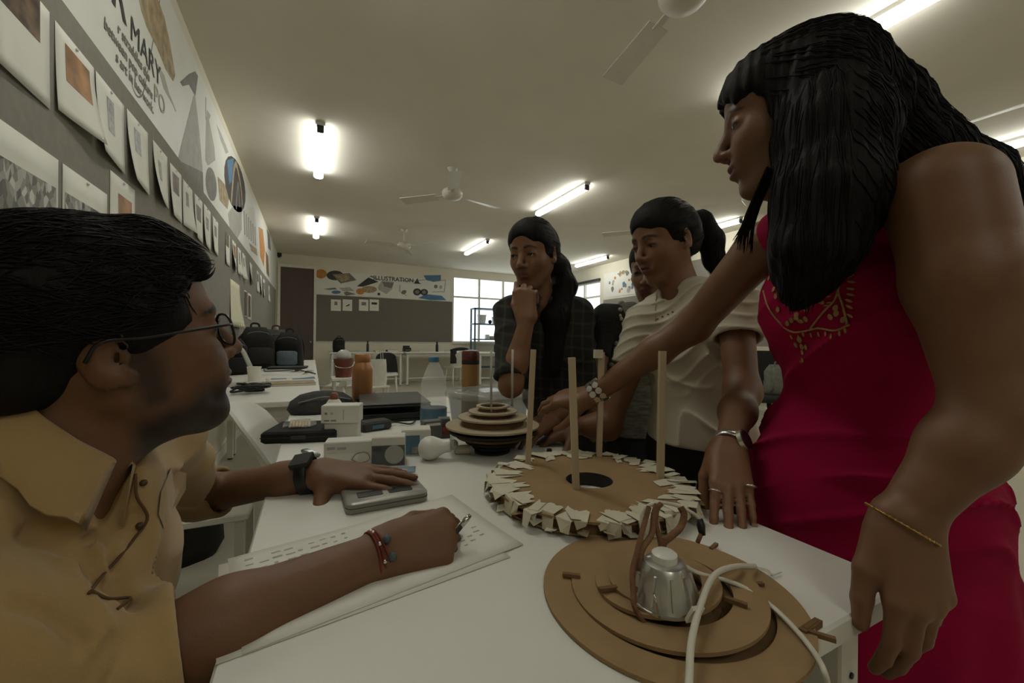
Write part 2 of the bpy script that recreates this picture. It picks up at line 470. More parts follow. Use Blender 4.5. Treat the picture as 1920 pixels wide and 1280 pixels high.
for a, b2 in (((1590, 260), (1750, 240)), ((1750, 240), (1735, 390)), ((1735, 390), (1580, 392)), ((1165, 300), (1160, 385)), ((1160, 245), (1380, 248)), ((1380, 250), (1490, 232)), ((1160, 385), (1250, 440))):
    line(bb, 'B', [zb(*a), zb(*b2)], .007, M_ink2, .007)
bshape(oval(1625, 322, 24, 24), M_ink2); bshape(oval(1688, 330, 20, 24), M_ink3)

br = empty('printed_banner', (XR, 7.2, 2.2), 0, 'small white banner with colourful doodles beside the side window', 'banner')
MB().box((XR - .006, 6.3, 2.2), (XR - .001, 8.15, 2.8)).build('banner_sheet', M_print, br, origin=br.location)
random.seed(4)
for k in range(34):
    y = random.uniform(6.4, 8.05); z = random.uniform(2.26, 2.75); r = random.uniform(.025, .07)
    q = [(XR - .0075 - k * .00004, y + r * math.cos(t) * random.uniform(.6, 1.2), z + r * math.sin(t) * random.uniform(.6, 1.3)) for t in [i * math.pi / 4 for i in range(8)]]
    MB().poly(q, (-.0008, 0, 0)).build('printed_shape', random.choice([M_ink, M_ink2, M_ink2, M_orange, M_blueink, M_tan, M_ink3]), br, origin=br.location)
br2 = empty('printed_banner', (XR, 0.6, 2.1), 0, 'white and blue doodled banner on the right wall at the frame edge', 'banner')
MB().box((XR - .006, -1.2, 2.0), (XR - .001, 2.1, 2.62)).build('banner_sheet', M_print, br2, origin=br2.location)
for k in range(40):
    y = random.uniform(-.9, 2.0); z = random.uniform(2.06, 2.56); r = random.uniform(.03, .09)
    q = [(XR - .0075 - k * .00004, y + r * math.cos(t) * random.uniform(.6, 1.2), z + r * math.sin(t) * random.uniform(.6, 1.3)) for t in [i * math.pi / 4 for i in range(8)]]
    MB().poly(q, (-.0008, 0, 0)).build('printed_shape', random.choice([M_ink, M_ink2, M_blueink, M_blueink, M_ink3]), br2, origin=br2.location)

# ------------------------------------------------------------------ sheets pinned to the walls
def crowd_mat():
    m = mat('crowd_print', '#b4b0a3', 0.6, var=0.0)
    nt = m.node_tree; b = nt.nodes['Principled BSDF']
    tc = nt.nodes.new('ShaderNodeTexCoord'); mp = nt.nodes.new('ShaderNodeMapping'); mp.inputs['Scale'].default_value = (1, 46, 26)
    vo = nt.nodes.new('ShaderNodeTexVoronoi'); vo.inputs['Scale'].default_value = 1.3
    rp = nt.nodes.new('ShaderNodeValToRGB')
    e = rp.color_ramp.elements; e[0].color = (*srgb('#46443f'), 1); e[1].color = (*srgb('#c8c5b8'), 1); e[0].position = .1; e[1].position = .9
    rp.color_ramp.elements.new(.55).color = (*srgb('#8a867b'), 1)
    nt.links.new(tc.outputs['Object'], mp.inputs['Vector']); nt.links.new(mp.outputs['Vector'], vo.inputs['Vector'])
    nt.links.new(vo.outputs['Color'], rp.inputs['Fac']); nt.links.new(rp.outputs['Color'], b.inputs['Base Color'])
    return m
M_crowd = crowd_mat()
def sheet(y, w, z0, z1, curl, label, group, pic=None, rot=0.0, skew=0.0, m=None):
    r = empty('pinned_sheet', (XL + .0155, y + w / 2, z1), 0, label, 'paper', group)
    r.rotation_euler = (rot, 0, 0)
    h = z1 - z0
    def fn(u, v):
        c = curl * (v ** 1.8) * (.22 + .78 * ((1 - u) if skew < 0 else u) ** 1.3)
        return np.array([c, (u - .5) * w, -v * h + curl * .3 * v * v])
    MB().grid(fn, 6, 8, (.0006, 0, 0)).build('paper_sheet', m or M_paper, r, True)
    if pic:
        u0, u1, v0, v1, pm = pic
        def fp(u, v):
            q = fn(u0 + (u1 - u0) * u, v0 + (v1 - v0) * v); q[0] += .0012; return q
        MB().grid(fp, 5, 5, (.0004, 0, 0)).build('printed_picture', pm, r)
    MB().lathe([(.005, 0), (.006, .003), (.003, .006)], 8).build('push_pin', M_whmetal, r, True).matrix_local = Matrix.Translation((.001, 0, -.012)) @ Matrix.Rotation(math.pi / 2, 4, 'Y')
    return r
M_photo = mat('dark_photo_print', '#5c4937', 0.5, var=0.7, scale=22)
M_photo2 = mat('grey_photo_print', '#7e7a70', 0.5, var=0.6, scale=40)
M_photo3 = mat('amber_photo_print', '#8f6435', 0.5, var=0.5, scale=14)
ords = ['first', 'second', 'third', 'fourth', 'fifth', 'sixth', 'seventh', 'eighth', 'ninth', 'tenth', 'eleventh', 'twelfth', 'thirteenth', 'fourteenth', 'fifteenth', 'sixteenth', 'seventeenth', 'eighteenth', 'nineteenth']
rowY = [1.46, 1.735, 1.995, 2.27, 2.585, 2.85, 3.10, 3.37, 3.63, 3.92, 4.45, 4.80, 5.13, 5.45, 6.05, 6.80, 7.2, 7.62, 8.5]
pics = [(.0, .8, .0, .42, M_photo), (.22, .85, .12, .55, M_photo3), (.35, .6, .15, .6, M_photo2), (.3, .6, .15, .5, M_photo2), (.3, .5, .25, .6, M_photo2), (.2, .75, .12, .5, M_photo), (.3, .55, .2, .5, M_photo2), (.2, .8, .2, .55, M_photo), (.3, .7, .25, .55, M_photo2), (.3, .7, .2, .5, M_photo2)]
random.seed(7)
for i, y in enumerate(rowY):
    w = .245 if i < 4 else .22
    sheet(y, w, 1.76 + random.uniform(-.01, .01), 2.055 + random.uniform(-.008, .012), [.012, .04, .03, .035, .04, .02, .03, .02, .02, .02][i % 10],
          'white printed sheet in the upper row on the left wall, %s from the camera' % ords[i], 'sheets pinned in a row on the left wall',
          pics[i % 10], random.uniform(-.03, .03), random.choice([-.7, -.5, .4]))
sheet(2.12, .245, 1.40, 1.735, .01, 'white sheet with an amber picture hanging below the upper row on the left wall', 'lower sheets on the left wall', (.3, .85, .2, .8, M_photo3))
sheet(1.10, .66, 1.12, 1.63, .004, 'wide group photograph poster on the left wall nearest the camera', 'lower sheets on the left wall', (.02, .98, .18, .62, M_crowd))
sheet(1.785, .31, 1.15, 1.63, .004, 'narrower group photograph poster beside the amber picture sheet', 'lower sheets on the left wall', (.04, .96, .18, .8, M_crowd))
M_cream = mat('cream_card', '#d8d2b4', 0.8, var=0.03)
sheet(4.72, .56, 1.18, 1.66, .06, 'large cream sheet on the left wall beside the man\'s forehead', 'lower sheets on the left wall', None, 0, 0, M_cream)
sheet(5.62, .2, 1.34, 1.65, .005, 'dark narrow photograph print beyond the large cream sheet', 'lower sheets on the left wall', (.04, .96, .04, .96, M_photo))
sheet(5.92, .3, 1.32, 1.65, .005, 'white bordered dark photograph print furthest along the left wall', 'lower sheets on the left wall', (.1, .8, .08, .9, M_photo))

for i, (u0, u1, pm, lab) in enumerate(((620.5, 639, M_photo2, 'white sheet with a faint grey picture, leftmost on the far pinboard'), (642.5, 660, M_ink, 'white sheet with a small dark curved drawing on the far pinboard'),
                                       (673, 690.5, M_photo2, 'white sheet with a square dark picture on the far pinboard'), (693, 710, M_ink, 'white sheet with a wide dark picture, rightmost on the far pinboard'))):
    a = PY(u0, 561, YB); b2 = PY(u1, 583, YB)
    r = empty('pinned_sheet', (a[0], YB - .018, b2[2]), 0, lab, 'paper', 'sheets on the far pinboard')
    w, h = b2[0] - a[0], a[2] - b2[2]
    MB().box((0, -.001, 0), (w, .001, h)).build('paper_sheet', M_paper, r)
    if i == 1: q = [(.3*w, -.0012, .42*h), (.45*w, -.0012, .38*h), (.75*w, -.0012, .5*h), (.72*w, -.0012, .62*h), (.5*w, -.0012, .52*h)]
    elif i == 0: q = [(.35*w, -.0012, .5*h), (.65*w, -.0012, .5*h), (.65*w, -.0012, .82*h), (.35*w, -.0012, .82*h)]
    elif i == 2: q = [(.25*w, -.0012, .48*h), (.75*w, -.0012, .48*h), (.75*w, -.0012, .78*h), (.25*w, -.0012, .78*h)]
    else: q = [(.2*w, -.0012, .55*h), (.8*w, -.0012, .55*h), (.8*w, -.0012, .75*h), (.2*w, -.0012, .75*h)]
    MB().poly(q, (0, -.0006, 0)).build('printed_picture', pm, r)
c0 = PY(523.5, 477.5, YB)
cm = MB(); cm.box((c0[0] - .05, YB - .06, c0[2] - .04), (c0[0] + .05, YB - .001, c0[2] + .04)); cm.lathe([(.025, 0), (.025, .04)], 12, (c0[0], YB - .05, c0[2] - .07))
tag(cm.build('wall_sensor', M_blackp), 'small black sensor box high on the wall above the brown door', 'sensor')

# ------------------------------------------------------------------ ceiling lights and fans
M_tube = emat('lit_fluorescent_tube', TUBE_COLOR, TUBE_POWER)
def make_light():
    r = empty('ceiling_light', (0, 0, ZC))
    MB().box((-.04, -.62, -.03), (.04, .62, 0)).build('batten', M_whmetal, r)
    MB().rings([[(.05 * math.cos(t), y, -.062 + .028 * math.sin(t)) for t in [2 * math.pi * j / 14 for j in range(14)]] for y in (-.59, .59)]).build('tube', M_tube, r, True, angle=60)  # emitting oval made wider than a real tube to imitate its bloom
    for s in (-1, 1):
        MB().bbox((-.03, s * .605 - .015, -.092), (.03, s * .605 + .015, -.03), .004).build('end_cap', M_dgrey, r)
    return r
lx, ly = [0.05, 3.02, 5.95], [-1.6, 1.53, 4.68, 7.83]
lab = {(0, 0): 'lit tube light behind the camera near the left wall', (1, 0): 'lit tube light behind the camera over the room middle', (2, 0): 'lit tube light behind the camera near the right wall',
       (0, 1): 'lit tube light above the seated man near the left wall', (1, 1): 'large lit tube light behind the head of the woman in pink', (2, 1): 'lit tube light at the right edge behind the pink woman\'s shoulder',
       (0, 2): 'short foreshortened lit tube light, the nearer above the left tables', (1, 2): 'lit tube light on the ceiling above the woman in the plaid shirt', (2, 2): 'lit tube light right of the ponytail of the woman in white',
       (0, 3): 'small lit tube light, the farther above the left tables', (1, 3): 'small lit tube light just left of the plaid shirt woman\'s head', (2, 3): 'small lit tube light between the plaid shirt and white shirt women'}
L0 = make_light(); first = True
for i, x in enumerate(lx):
    for j, y in enumerate(ly):
        o = L0 if first else copy_tree(L0)
        first = False
        o.location = (x, y, ZC); tag(o, lab[(i, j)], 'light', 'fluorescent tube lights on the ceiling')

M_fan = mat('white_fan_enamel', '#cfcabb', 0.4, var=0.03)
def make_fan():
    r = empty('ceiling_fan', (0, 0, ZC))
    MB().lathe([(.06, 0), (.055, -.02), (.02, -.06)][::-1], 20).build('canopy', M_fan, r, True)
    MB().tube([(0, 0, -.05), (0, 0, -.24)], .011, 10).build('rod', M_fan, r, True)
    MB().lathe([(.03, -.36), (.09, -.345), (.115, -.315), (.12, -.28), (.10, -.25), (.03, -.235)], 28).build('motor', M_fan, r, True)
    for k in range(3):
        a = k * 2 * math.pi / 3
        MB().bbox((.10, -.02, -.312), (.22, .02, -.304), .002).build('blade_arm', M_fan, r).rotation_euler = (0, 0, a)
        b = MB()
        def fn(u, v): return (.19 + .47 * u, (v - .5) * (.11 + .03 * u), -.312 + (v - .5) * .03)
        b.grid(fn, 6, 4, (0, 0, .005)); b.build('blade', M_fan, r, True, angle=40).rotation_euler = (0, 0, a)
    return r
F0 = make_fan()
for i, (x, y, rz, l) in enumerate(((1.58, 1.38, 1.4, 'white ceiling fan cut by the top edge of the frame'), (1.42, 4.45, .25, 'white ceiling fan between the two middle tube lights'), (1.45, 7.3, 1.2, 'small distant white ceiling fan near the far wall'), (4.35, 1.45, .55, 'white ceiling fan half hidden behind the pink woman\'s hair'), (4.45, 4.5, .2, 'white ceiling fan over the right side of the room'))):
    o = F0 if i == 0 else copy_tree(F0)
    o.location = (x, y, ZC); o.rotation_euler = (0, 0, rz); tag(o, l, 'fan', 'ceiling fans')

# ------------------------------------------------------------------ tables
def make_table(x0, x1, y0, y1, label, z=T, group='white work tables', rail=True):
    r = empty('work_table', ((x0 + x1) / 2, (y0 + y1) / 2, 0), 0, label, 'table', group); o = r.location
    MB().bbox((x0, y0, z - .028), (x1, y1, z), .003).build('table_top', M_white, r, origin=o)
    i = .035; w = .045
    ap = MB()
    ap.box((x0 + i + w, y0 + i + .008, z - .085), (x1 - i - w, y0 + i + .033, z - .029)); ap.box((x0 + i + w, y1 - i - .033, z - .085), (x1 - i - w, y1 - i - .008, z - .029))
    ap.box((x0 + i + .008, y0 + i + w, z - .085), (x0 + i + .033, y1 - i - w, z - .029)); ap.box((x1 - i - .033, y0 + i + w, z - .085), (x1 - i - .008, y1 - i - w, z - .029))
    ap.build('apron', M_whmetal, r, origin=o)
    for lx_ in (x0 + i, x1 - i - w):
        for ly_ in (y0 + i, y1 - i - w):
            leg = MB().bbox((lx_, ly_, .012), (lx_ + w, ly_ + w, z - .029), .003).build('leg', M_whmetal, r, origin=o)
            MB().lathe([(.018, 0), (.02, .005), (.02, .012)], 10, (lx_ + w / 2, ly_ + w / 2, 0)).build('foot_pad', M_blackp, leg, origin=o)
            MB().lathe([(.004, 0), (.004, .002)], 8, (0, 0, 0)).build('bolt', M_blackp, leg).matrix_local = Matrix.Translation((lx_ + w * .55 - o[0], ly_ - o[1], z - .12)) @ Matrix.Rotation(math.pi / 2, 4, 'X')
    if rail:
        rl = MB(); rl.box((x0 + i + w, y0 + i + .01, .16), (x1 - i - w, y0 + i + .035, .185)); rl.build('lower_rail', M_whmetal, r, origin=o)
    return r
make_table(-.078, .674, .234, 2.12, 'large white work table in the foreground holding the cardboard models', rail=False)
make_table(-.705, .045, 2.24, 4.42, 'white table against the left wall just behind the man', rail=False)
make_table(-.705, .045, 4.45, 6.6, 'white table against the left wall carrying the pile of black bags', rail=False)
make_table(.35, 1.95, 9.75, 10.5, 'white desk on the far side below the dark pinboard, nearer the door', z=.8, group='far white desks')
make_table(2.0, 3.55, 9.75, 10.5, 'white desk on the far side below the dark pinboard, nearer the window', z=.8, group='far white desks')
make_table(3.65, 5.2, 9.2, 9.95, 'white desk standing before the metal rack and the bright window', z=.8, group='far white desks')
make_table(5.8, 6.55, 2.4, 4.6, 'white table on the right side seen past the white shirt', z=.78, group='right hand white tables')
# ------------------------------------------------------------------ middle distance and far objects
# metal rack in front of the back window
rk = empty('metal_rack', (4.4, 10.42, 0), 0, 'blue grey metal shelving rack standing before the far bright window', 'shelf rack')
o_ = rk.location
for x in (3.95, 4.85):
    for y in (10.27, 10.57):
        MB().box((x - .02, y - .02, 0), (x + .02, y + .02, 1.98)).build('post', M_blmetal, rk, origin=o_)
for z in (.35, .72, 1.11, 1.53, 1.95):
    MB().box((3.93, 10.25, z), (4.87, 10.59, z + .035)).build('shelf', M_blmetal, rk, origin=o_)
M_bin = mat('translucent_white_plastic', '#c9c9c2', 0.3, alpha=0.8)
def tub(x, y, z, r, h, m, label, cat='tub', group='things on the metal rack'):
    mb = MB().lathe([(r * .8, 0), (r, h * .92), (r * 1.06, h * .93), (r * 1.06, h), (r * .9, h), (r * .85, h * .2)], 18, (0, 0, 0), sq=4)
    o = mb.build('storage_tub', m, None, True, angle=40); o.location = (x, y, z); return tag(o, label, cat, group)
tub(4.2, 10.4, 1.565, .11, .24, M_bin, 'square pale storage tub on the middle shelf of the rack')
tub(4.62, 10.4, 1.565, .1, .2, M_bin, 'second pale storage tub on the rack, right of the black ball')
b = MB().sphere((0, 0, .055), .055).build('black_ball', M_blackp, None, True); b.location = (4.44, 10.38, 1.565); tag(b, 'small black ball beside the tub on the rack shelf', 'ball')
for k, (x, w, h, m, l) in enumerate(((4.35, .05, .12, M_bin, 'white carton on the lower rack shelf, left'), (4.5, .06, .08, M_tan, 'tan carton on the lower rack shelf, middle'), (4.64, .05, .1, M_bin, 'white carton on the lower rack shelf, right'))):
    c = MB().bbox((-w, -w, 0), (w, w, h), .004); c.box((-w * .6, -w - .001, h * .3), (w * .6, -w, h * .7))
    c = c.build('carton', m); c.location = (x, 10.36, 1.146); tag(c, l, 'carton', 'cartons on the rack')

def bottle(name, loc, prof, m, label, cat='bottle', cap=None, capm=None, n=24, group=None, capname='cap'):
    r = empty(name, loc, 0, label, cat, group)
    MB().lathe(prof, n).build('body', m, r, True, angle=50)
    if cap: MB().lathe(cap, n).build(capname, capm, r, True, angle=40)
    return r
# far desk clutter
bottle('dark_bottle', (2.86, 10.1, .8), [(.035, 0), (.036, .16), (.022, .2), (.022, .22)], M_blackp, 'tall black bottle standing on the far desk', cap=[(.025, .215), (.025, .255), (.01, .258)], capm=M_dgrey)
bottle('slim_bottle', (1.2, 10.25, .8), [(.03, 0), (.03, .17), (.016, .2), (.016, .22)], M_dgrey, 'slim dark bottle on the far desk near the door', cap=[(.019, .22), (.019, .25)], capm=M_blackp)
def flat_book(x, y, z, w, d_, h, rz, m, label, group=None, cat='book', name='notebook'):
    r = empty(name, (x, y, z), rz, label, cat, group)
    t = min(.003, h * .2)
    MB().box((-w/2 + .003, -d_/2 + .003, t), (w/2 - .003, d_/2 - .003, h - t)).build('pages', M_paper, r)
    c = MB(); c.box((-w/2, -d_/2, 0), (w/2, d_/2, t)); c.box((-w/2, -d_/2, h - t), (w/2, d_/2, h)); c.box((-w/2, -d_/2, 0), (-w/2 + t, d_/2, h))
    c.build('cover', m, r); return r
random.seed(12)
for k, (x, y, m, l) in enumerate(((.85, 10.0, M_dgrey, 'dark notebook on the far desk beside the black bag'), (1.45, 10.05, M_brown, 'brown notebook on the far desk left of centre'), (1.75, 10.2, M_dgrey, 'thick dark book at the end of the first far desk'), (2.3, 10.1, M_tan, 'tan book lying on the second far desk'), (3.2, 10.15, M_ink2, 'grey book lying near the window on the far desk'))):
    flat_book(x, y, .8, .24, .17, .02 + .012 * (k % 3), random.uniform(-.4, .4), m, l, 'books on the far desks')
pr = empty('desk_printer', (2.12, 10.2, .8), 0.1, 'small black boxy device on the far desk below the pinboard', 'device')
MB().bbox((-.09, -.08, 0), (.09, .08, .1), .01).build('body', M_blackp, pr); MB().box((-.06, -.09, .03), (.06, -.079, .05)).build('slot', M_ink2, pr); MB().bbox((-.08, .02, .1), (.08, .07, .15), .006).build('lid', M_dgrey, pr)

def backpack(loc, rz, s, m, label, pm=None, group='bags piled on the left table', tilt=0.0, cat='backpack'):
    r = empty('backpack', loc, rz, label, cat, group); r.rotation_euler = (tilt, 0, rz)
    R = []
    for k in range(9):
        t = k / 8
        w = .16 * (1 - .12 * t - .35 * max(0, t - .75) / .25 * .9); dd = .11 * (1 - .25 * t - .5 * max(0, t - .8) / .2)
        R.append([(s * w * math.copysign(abs(math.cos(a)) ** .6, math.cos(a)), s * dd * math.copysign(abs(math.sin(a)) ** .6, math.sin(a)) + .02 * s * math.sin(t * 6), s * .42 * t) for a in [2 * math.pi * j / 20 for j in range(20)]])
    MB().rings(R).build('body', m, r, True)
    MB().bbox((-.11 * s, -.155 * s, .03 * s), (.11 * s, -.09 * s, .2 * s), .02 * s).build('front_pocket', pm or m, r, True, angle=60)
    MB().tube(bezier([(-.04 * s, .02 * s, .40 * s), (-.03 * s, .03 * s, .46 * s), (.03 * s, .03 * s, .46 * s), (.04 * s, .02 * s, .40 * s)], 12), .01 * s, 6).build('handle', m, r, True)
    for sx in (-1, 1):
        MB().tube(bezier([(sx * .08 * s, .08 * s, .38 * s), (sx * .12 * s, .16 * s, .3 * s), (sx * .13 * s, .15 * s, .12 * s), (sx * .13 * s, .1 * s, .04 * s)], 16), .017 * s, 6, flat=.4).build('strap', m, r, True)
    MB().tube(bezier([(-.13 * s, -.075 * s, .25 * s), (-.08 * s, -.088 * s, .35 * s), (.08 * s, -.088 * s, .35 * s), (.13 * s, -.075 * s, .25 * s)], 16), .004 * s, 5).build('zip', M_ink2, r, True)
    return r
M_bluegrey = mat('blue_grey_fabric', '#59646b', 0.85, var=0.15, scale=30)
backpack((-.50, 4.85, T), .35, 1.0, M_blackm, 'big black backpack leaning on the left wall at the back of the bag pile', tilt=-.12)
backpack((-.22, 4.98, T), -.15, .88, M_blackm, 'black backpack with a blue grey pocket on the bag pile', M_bluegrey)
backpack((-.60, 4.05, T), .5, .72, M_blackm, 'black bag with a light strap at the front of the bag pile')
backpack((-.38, 5.5, T), .1, .98, M_dgrey, 'dark grey backpack behind the others on the bag pile')
backpack((.55, 9.9, .8), .2, .78, M_blackm, 'round black bag standing alone on the far desk by the door', group='bags in the background')
backpack((4.25, 9.45, .8), -.3, .55, M_dgrey, 'small dark bag on the desk before the metal rack', group='bags in the background')
MB_l = empty('strap_band', (-.5, 3.98, T), 0, 'silver grey strap lying over the front black bag', 'strap')
MB().tube(bezier([(-.06, .02, .25), (0, -.09, .2), (.06, -.16, .08), (.10, -.17, .012)], 16), .02, 6, flat=.3).build('webbing', mat('silver_webbing', '#a5a397', .5, var=.15), MB_l, True)
MB().bbox((.075, -.2, .004), (.125, -.15, .02), .003).build('buckle', M_dgrey, MB_l)
def laptop(loc, rz, w, d_, label, m, group=None):
    r = empty('laptop', loc, rz, label, 'laptop', group)
    MB().bbox((-w/2, -d_/2, .002), (w/2, d_/2, .011), .003).build('base', m, r)
    MB().bbox((-w/2, -d_/2, .0115), (w/2, d_/2, .019), .003).build('lid', m, r)
    for sx in (-1, 1):
        for sy in (-1, 1): MB().lathe([(.006, 0), (.006, .002)], 8, (sx * w * .42, sy * d_ * .4, 0)).build('rubber_foot', M_blackp, r)
    MB().tube([(-w * .4, d_/2 - .004, .012), (w * .4, d_/2 - .004, .012)], .004, 6).build('hinge', M_blackp, r)
    return r
M_silver = mat('silver_aluminium', '#9d9c96', 0.4, 0.6, var=0.05)
laptop((-.23, 4.42, T), .12, .34, .24, 'silver laptop under the bag pile, lower of the two', M_silver, 'laptops on the left table')
laptop((-.2, 4.42, T + .0195), -.05, .33, .23, 'dark laptop stacked on the silver one by the bag pile', M_dgrey, 'laptops on the left table')
pl = empty('round_plate', (-.08, 4.15, T), 0, 'round grey plate beside the laptops on the left table', 'plate')
MB().lathe([(.05, 0), (.055, .002), (.10, .013), (.102, .016), (.055, .007), (.0, .006)], 28, cap1=False).build('dish', M_silver, pl, True); MB().lathe([(.05, .0), (.053, .003)], 24, (0, 0, -.0005)).build('foot_ring', M_silver, pl)
cb = MB()
random.seed(3)
cb.tube(bezier([(-.05 + random.uniform(-.08, .08), 4.0 + random.uniform(-.05, .05), T + .006 + .006 * k) for k in range(5)] + [(.03, 3.85, T + .006)], 60), .005, 6)
tag(cb.build('cable', M_blackp, None, True), 'dark cable coiled at the edge of the left table', 'cable')
# black cable tangle close behind the man's chin
cb = MB(); pts = []
for k in range(26):
    pts.append((-.30 + random.uniform(-.1, .1), 2.62 + random.uniform(-.07, .07), T + .008 + random.uniform(0, .045)))
cb.tube(bezier(pts, 200), .006, 6)
tag(cb.build('cable', M_blackp, None, True), 'tangled black cable heap on the left table beside the man\'s beard', 'cable')
# paper cup, magazine, notebooks
cp = empty('paper_cup', (-.37, 3.42, T), 0, 'small white paper cup on the left table', 'cup')
MB().lathe([(.034, 0), (.044, .095), (.047, .097), (.046, .1), (.042, .098), (.033, .006)], 20, cap1=True).build('body', M_paper, cp, True, angle=50); MB().lathe([(.035, 0), (.036, .006)], 20, (0, 0, -.0005)).build('base_rim', M_paper, cp)
def sheet_flat(name, loc, rz, w, d_, m, label, wave=.004, marks=None, mm=None, cat='paper', group=None):
    r = empty(name, loc, rz, label, cat, group)
    def fn(u, v): return ((u - .5) * w, (v - .5) * d_, .0008 + wave * (0.5 + 0.5 * math.sin(5 * u + 3 * v)) * (u * v * 1.5))
    MB().grid(fn, 12, 8, (0, 0, .0005)).build('page', m, r, True)
    if marks:
        for (a, b2, c, dd) in marks:
            def fp(u, v):
                q = fn(a + (c - a) * u, b2 + (dd - b2) * v); return (q[0], q[1], q[2] + .0009)
            MB().grid(fp, 4, 2, (0, 0, .0003)).build('print', mm or M_blueink, r)
    return r
sheet_flat('magazine', (-.13, 3.45, T), .1, .34, .24, M_paper, 'open magazine with bright blue print on the left table', .012, [(.1, .5, .4, .9), (.5, .3, .95, .7)])
sheet_flat('loose_sheet', (-.2, 3.95, T), -.3, .3, .2, M_paper, 'white loose sheet with raised edge in front of the laptops', .03)
flat_book(-.13, 3.05, T, .3, .2, .016, .08, M_tan, 'tan notebook on the left table in front of the magazine', 'notebooks on the left table')
flat_book(-.42, 3.1, T, .24, .18, .014, -.2, M_ink3, 'grey notebook on the left table below the cup', 'notebooks on the left table')

# chairs
def plastic_chair(loc, rz, label, m=M_plast, backm=None, group='white chairs', legm=None):
    r = empty('plastic_chair', loc, rz, label, 'chair', group)      # faces local +X
    def seat(u, v):
        x = -.2 + .42 * u; y = (v - .5) * .44 * (1 - .12 * (1 - u)); return np.array((x, y, .45 + .02 * (2 * v - 1) ** 2 - .012 * math.sin(math.pi * u) - .02 * max(0, u - .85) / .15))
    MB().grid(seat, 10, 10, (0, 0, .012)).build('seat', m, r, True, angle=50)
    def back(u, v):
        y = (u - .5) * (.43 - .08 * v ** 2); x = -.2 - .13 * v - .05 * v * v + .09 * (2 * u - 1) ** 2; return np.array((x, y, .48 + .36 * v - .03 * v * (2 * u - 1) ** 4 * 2))
    MB().grid(back, 12, 10, (-.012, 0, 0)).build('backrest', backm or m, r, True, angle=50)
    for sx, sy in ((1, 1), (1, -1), (-1, 1), (-1, -1)):
        MB().tube([(sx * .15, sy * .17, .45), (sx * .19 + (.02 if sx > 0 else -.04), sy * .21, 0)], [.02, .014], 8).build('leg', legm or m, r, True)
    for sy in (1, -1):
        MB().tube([(-.19, sy * .18, .45), (-.22, sy * .2, .56)], .014, 8).build('back_support', legm or m, r, True)
    return r
plastic_chair((.10, 1.78, 0), math.radians(-6), 'white plastic chair pushed to the near table beside the man')
plastic_chair((1.22, 7.7, 0), math.radians(-100), 'white framed chair with a black backrest near the far desks', backm=M_blackm)
plastic_chair((3.1, 9.25, 0), math.radians(100), 'white chair at the far desk beside the window')
plastic_chair((.33, 6.0, 0), math.radians(150), 'white chair standing past the end of the left tables')
# black jacket hung on the far chair's back
jk = empty('dark_jacket', (3.12, 9.02, .6), math.radians(10), 'black jacket folded over the back of the white chair at the far desk', 'jacket')
MB().tube(bezier([(-.26, 0, .25), (-.1, -.01, .29), (.1, -.01, .29), (.26, 0, .25)], 20), [.02] + [.04] * 19 + [.02] if False else .035, 8).build('collar_roll', M_blackm, jk, True)
MB().grid(lambda u, v: ((u - .5) * .16 - .2, -.04 - .02 * math.sin(4 * u), .26 - .3 * v), 5, 6, (0, .02, 0)).build('hanging_sleeve', M_blackm, jk, True)
# white tote bag on the chair
tb = empty('tote_bag', (1.02, 7.25, 0.3), .2, 'white cloth tote bag beside the black backed chair', 'bag')
MB().rings([[(w * math.cos(a), .07 * math.sin(a), z) for a in [2 * math.pi * j / 16 for j in range(16)]] for z, w in ((0, .15), (.1, .16), (.35, .15), (.45, .14))]).build('bag_body', mat('white_canvas', '#d0ccbf', .9, bump=.2), tb, True, angle=60)
for s in (-1, 1):
    MB().tube(bezier([(-.07, s * .05, .44), (-.05, s * .05, .58), (.05, s * .05, .58), (.07, s * .05, .44)], 16), .012, 6, flat=.4).build('bag_handle', MATS['white_canvas'], tb, True)
st = empty('low_stool', (1.02, 7.25, 0), .2, 'white low stool carrying the tote bag', 'stool')
MB().bbox((-.17, -.13, .27), (.17, .13, .3), .005).build('seat', M_white, st)
for sx in (-1, 1):
    for sy in (-1, 1): MB().box((sx * .14 - .015, sy * .1 - .015, 0), (sx * .14 + .015, sy * .1 + .015, .27)).build('leg', M_whmetal, st)
# red-brown bucket with white stuff on a stool beyond the left table
M_redbrown = mat('red_brown_plastic', '#6e3a2a', 0.5, var=0.25, scale=10)
s2 = empty('side_stand', (.36, 5.05, 0), 0, 'white stand holding the red brown bucket past the left table', 'stand')
MB().bbox((-.16, -.16, .62), (.16, .16, .65), .004).build('top', M_white, s2)
for sx in (-1, 1):
    for sy in (-1, 1): MB().box((sx * .13 - .015, sy * .13 - .015, 0), (sx * .13 + .015, sy * .13 + .015, .62)).build('leg', M_whmetal, s2)
bk = empty('bucket', (.33, 5.05, .65), 0, 'red brown bucket filled with crumpled white bags', 'bucket')
MB().lathe([(.085, 0), (.105, .2), (.11, .2), (.11, .21), (.1, .21), (.082, .012)], 24).build('pail', M_redbrown, bk, True, angle=50)
MB().tube(bezier([(-.11, 0, .19), (-.07, -.1, .12), (.07, -.1, .12), (.11, 0, .19)], 20), .004, 6).build('wire_handle', M_chrome, bk, True)
wbag = MB(); wbag.lathe([(.05, 0), (.085, .04), (.07, .09), (.03, .12), (.01, .1)], 14); o = wbag.build('crumpled_bag', M_bin, None, True); o.location = (.33, 5.05, .845); tag(o, 'crumpled white plastic bag stuffed in the red brown bucket', 'bag')
